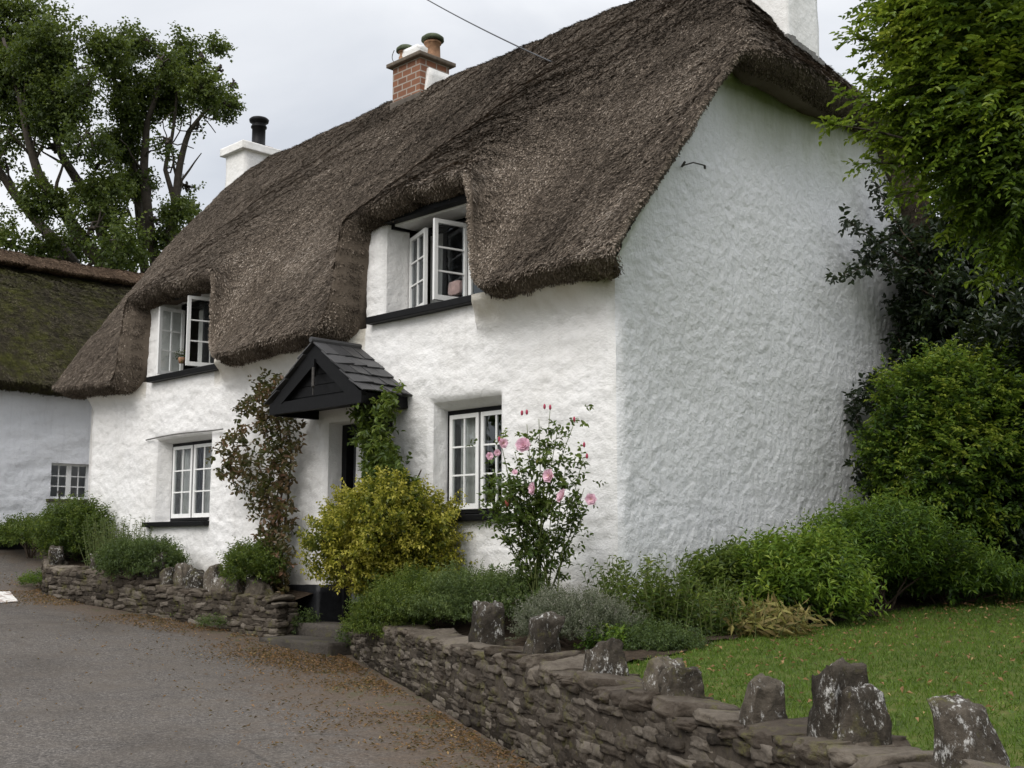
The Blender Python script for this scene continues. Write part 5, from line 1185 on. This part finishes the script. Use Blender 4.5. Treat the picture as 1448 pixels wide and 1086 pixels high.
# small things behind the upper windows
pp = on(257, 512, 1, .22); mb = MB(); V, F = lathe(pp + np.array([0, 0, -.02]), [(0, 0), (.045, 0), (.06, .09), (.05, .09), (0, .08)], 12); pr_ = thing('pot_plant', pp, 'small green pot plant on the sill of the far upper window', 'pot plant')
obj('pot', V, F, M['potclay'], pr_, None, True); rng = RNG(8); A = np.repeat((pp + np.array([0, 0, .08]))[None], 14, 0); V, F, T = sprigs(rng, A, rng.normal(0, .6, A.shape) + np.array([0, 0, .7]), .14, 5, .05, .03); obj('foliage', V, [F], M['leaf_green'], pr_, T)
M['cush'] = plain('pink_cloth', (.72, .50, .47), .9, .2, 8); cp = on(646, 408, 1, .62); V, F = cube_grid(8); V = unit(V) * .6 + V * .4; V = cp + V * np.array([.13, .07, .10]) + .012 * fbm(V * 3, 3, 2)[:, None]
tag(obj('cushion', V, [F], M['cush'], None, None, True), 'pink cushion standing inside the near upper window', 'cushion')

# ------------------------------------------------------------------ grass and litter
rng = RNG(700); n = 230000; x = 1.3 + 9.5 * rng.random(n) ** 1.1; y = -6.8 + 18 * rng.random(n) ** 1.35
k = in_garden(x, y) & (wdist(x, y) > .18) & (x > bed_edge(y) - .16 + .16 * rng.random(n)); x, y = x[k], y[k]
P = np.stack([x, y, G(x, y) - .004], -1); D = np.array([0, 0, 1.]) + rng.normal(0, .55, (len(x), 3)); N = rdir(rng, len(x))
V, F, q = leaves(P, D, N, rng.uniform(.018, .050, len(x)), .0042, .0, .3)
t = np.clip(.42 + .30 * fbm(P * .8, 3, 4) + .14 * rng.normal(0, 1, len(x)) + .42 * sstep(3., 7.5, y + .5 * x - 3), 0, 1)
tag(obj('grass', V, [F], M['grass'], None, np.repeat(t, q)), 'short mown green grass of the lawn', 'grass', kind='stuff')
rng = RNG(710); P = []
s = rng.uniform(0, LR_, 24000); p = fR(s); off = np.abs(rng.normal(0, .55, len(s))) ** 1.5 + .2; tn = np.array([unit(fR(min(a + .1, LR_)) - fR(max(a - .1, 0))) for a in s]); nx_ = np.stack([tn[:, 1], -tn[:, 0]], -1); q = p + nx_ * off[:, None]; q = q[(fbm(np.stack([q[:, 0] * 1.9, q[:, 1] * 1.9, q[:, 0] * 0], -1), 6, 3) > rng.uniform(-.5, .4, len(q)))]; P.append(q)
s = rng.uniform(0, LL_, 5000); p = fL(s); tn = np.array([unit(fL(min(a + .1, LL_)) - fL(max(a - .1, 0))) for a in s]); nx_ = np.stack([-tn[:, 1], tn[:, 0]], -1); q = p + nx_ * (np.abs(rng.normal(0, .45, len(s))) + .18)[:, None]; q = q[(fbm(np.stack([q[:, 0] * 1.6, q[:, 1] * 1.6, q[:, 0] * 0], -1), 6, 3) > -.05)]; P.append(q)
P.append(np.array([-3.6, -1.35]) + rng.normal(0, 1, (3600, 2)) * np.array([.75, .38]))
P.append(np.stack([rng.uniform(-9, 6, 700), rng.uniform(-9, -1.6, 700)], -1))
P = np.concatenate(P); P = P[(wdist(P[:, 0], P[:, 1]) < -.07) | (P[:, 0] < -3.5)]; P = P[~((P[:, 1] > -.9) & (P[:, 0] < -3.5) & (P[:, 0] > -5.))]
P = P[~((P[:, 0] < -5) & (P[:, 1] > np.interp(P[:, 0], LWP[::-1, 0], LWP[::-1, 1]) - .15))]
z = H(P[:, 0], P[:, 1]) + .016; A = np.column_stack([P, z]); D = rng.normal(0, 1, (len(A), 3)) * np.array([1, 1, .25]); N = np.array([0, 0, 1.]) + rng.normal(0, .35, (len(A), 3)); Ls = rng.uniform(.012, .05, len(A))
V, F, q = leaves(A, D, N, Ls, np.minimum(Ls * rng.uniform(.12, .6, len(A)), .016), .3, .25); T = np.repeat(np.clip(rng.normal(.36, .25, len(A)), 0, 1), q)
n = 9000; x = 1.8 + 6 * rng.random(n) ** 1.2; y = -3.5 + 12 * rng.random(n); k = in_garden(x, y) & (rng.random(n) < .25 + .75 * sstep(3, 8, y + .6 * x - 3)); x, y = x[k], y[k]; x = np.concatenate([x, rng.normal(2.9, .8, 2600)]); y = np.concatenate([y, rng.normal(6.2, 1.5, 2600)]); k = in_garden(x, y) & (x > 1.7); x, y = x[k], y[k]; A = np.column_stack([x, y, G(x, y) + .042]); D = rng.normal(0, 1, (len(A), 3)) * np.array([1, 1, .3]); N = np.array([0, 0, 1.]) + rng.normal(0, .35, (len(A), 3)); Ls = rng.uniform(.022, .05, len(A)); V2, F2, q = leaves(A, D, N, Ls, Ls * .5, .3, .25); T2 = np.repeat(np.clip(rng.normal(.55, .2, len(A)), 0, 1), q)
mb = MB(); mb.add(V, [F], T); mb.add(V2, [F2], T2); tag(mb.build('fallen_leaves', M['litter']), 'brown fallen leaves scattered along the walls and over the lawn', 'fallen leaves', kind='stuff')
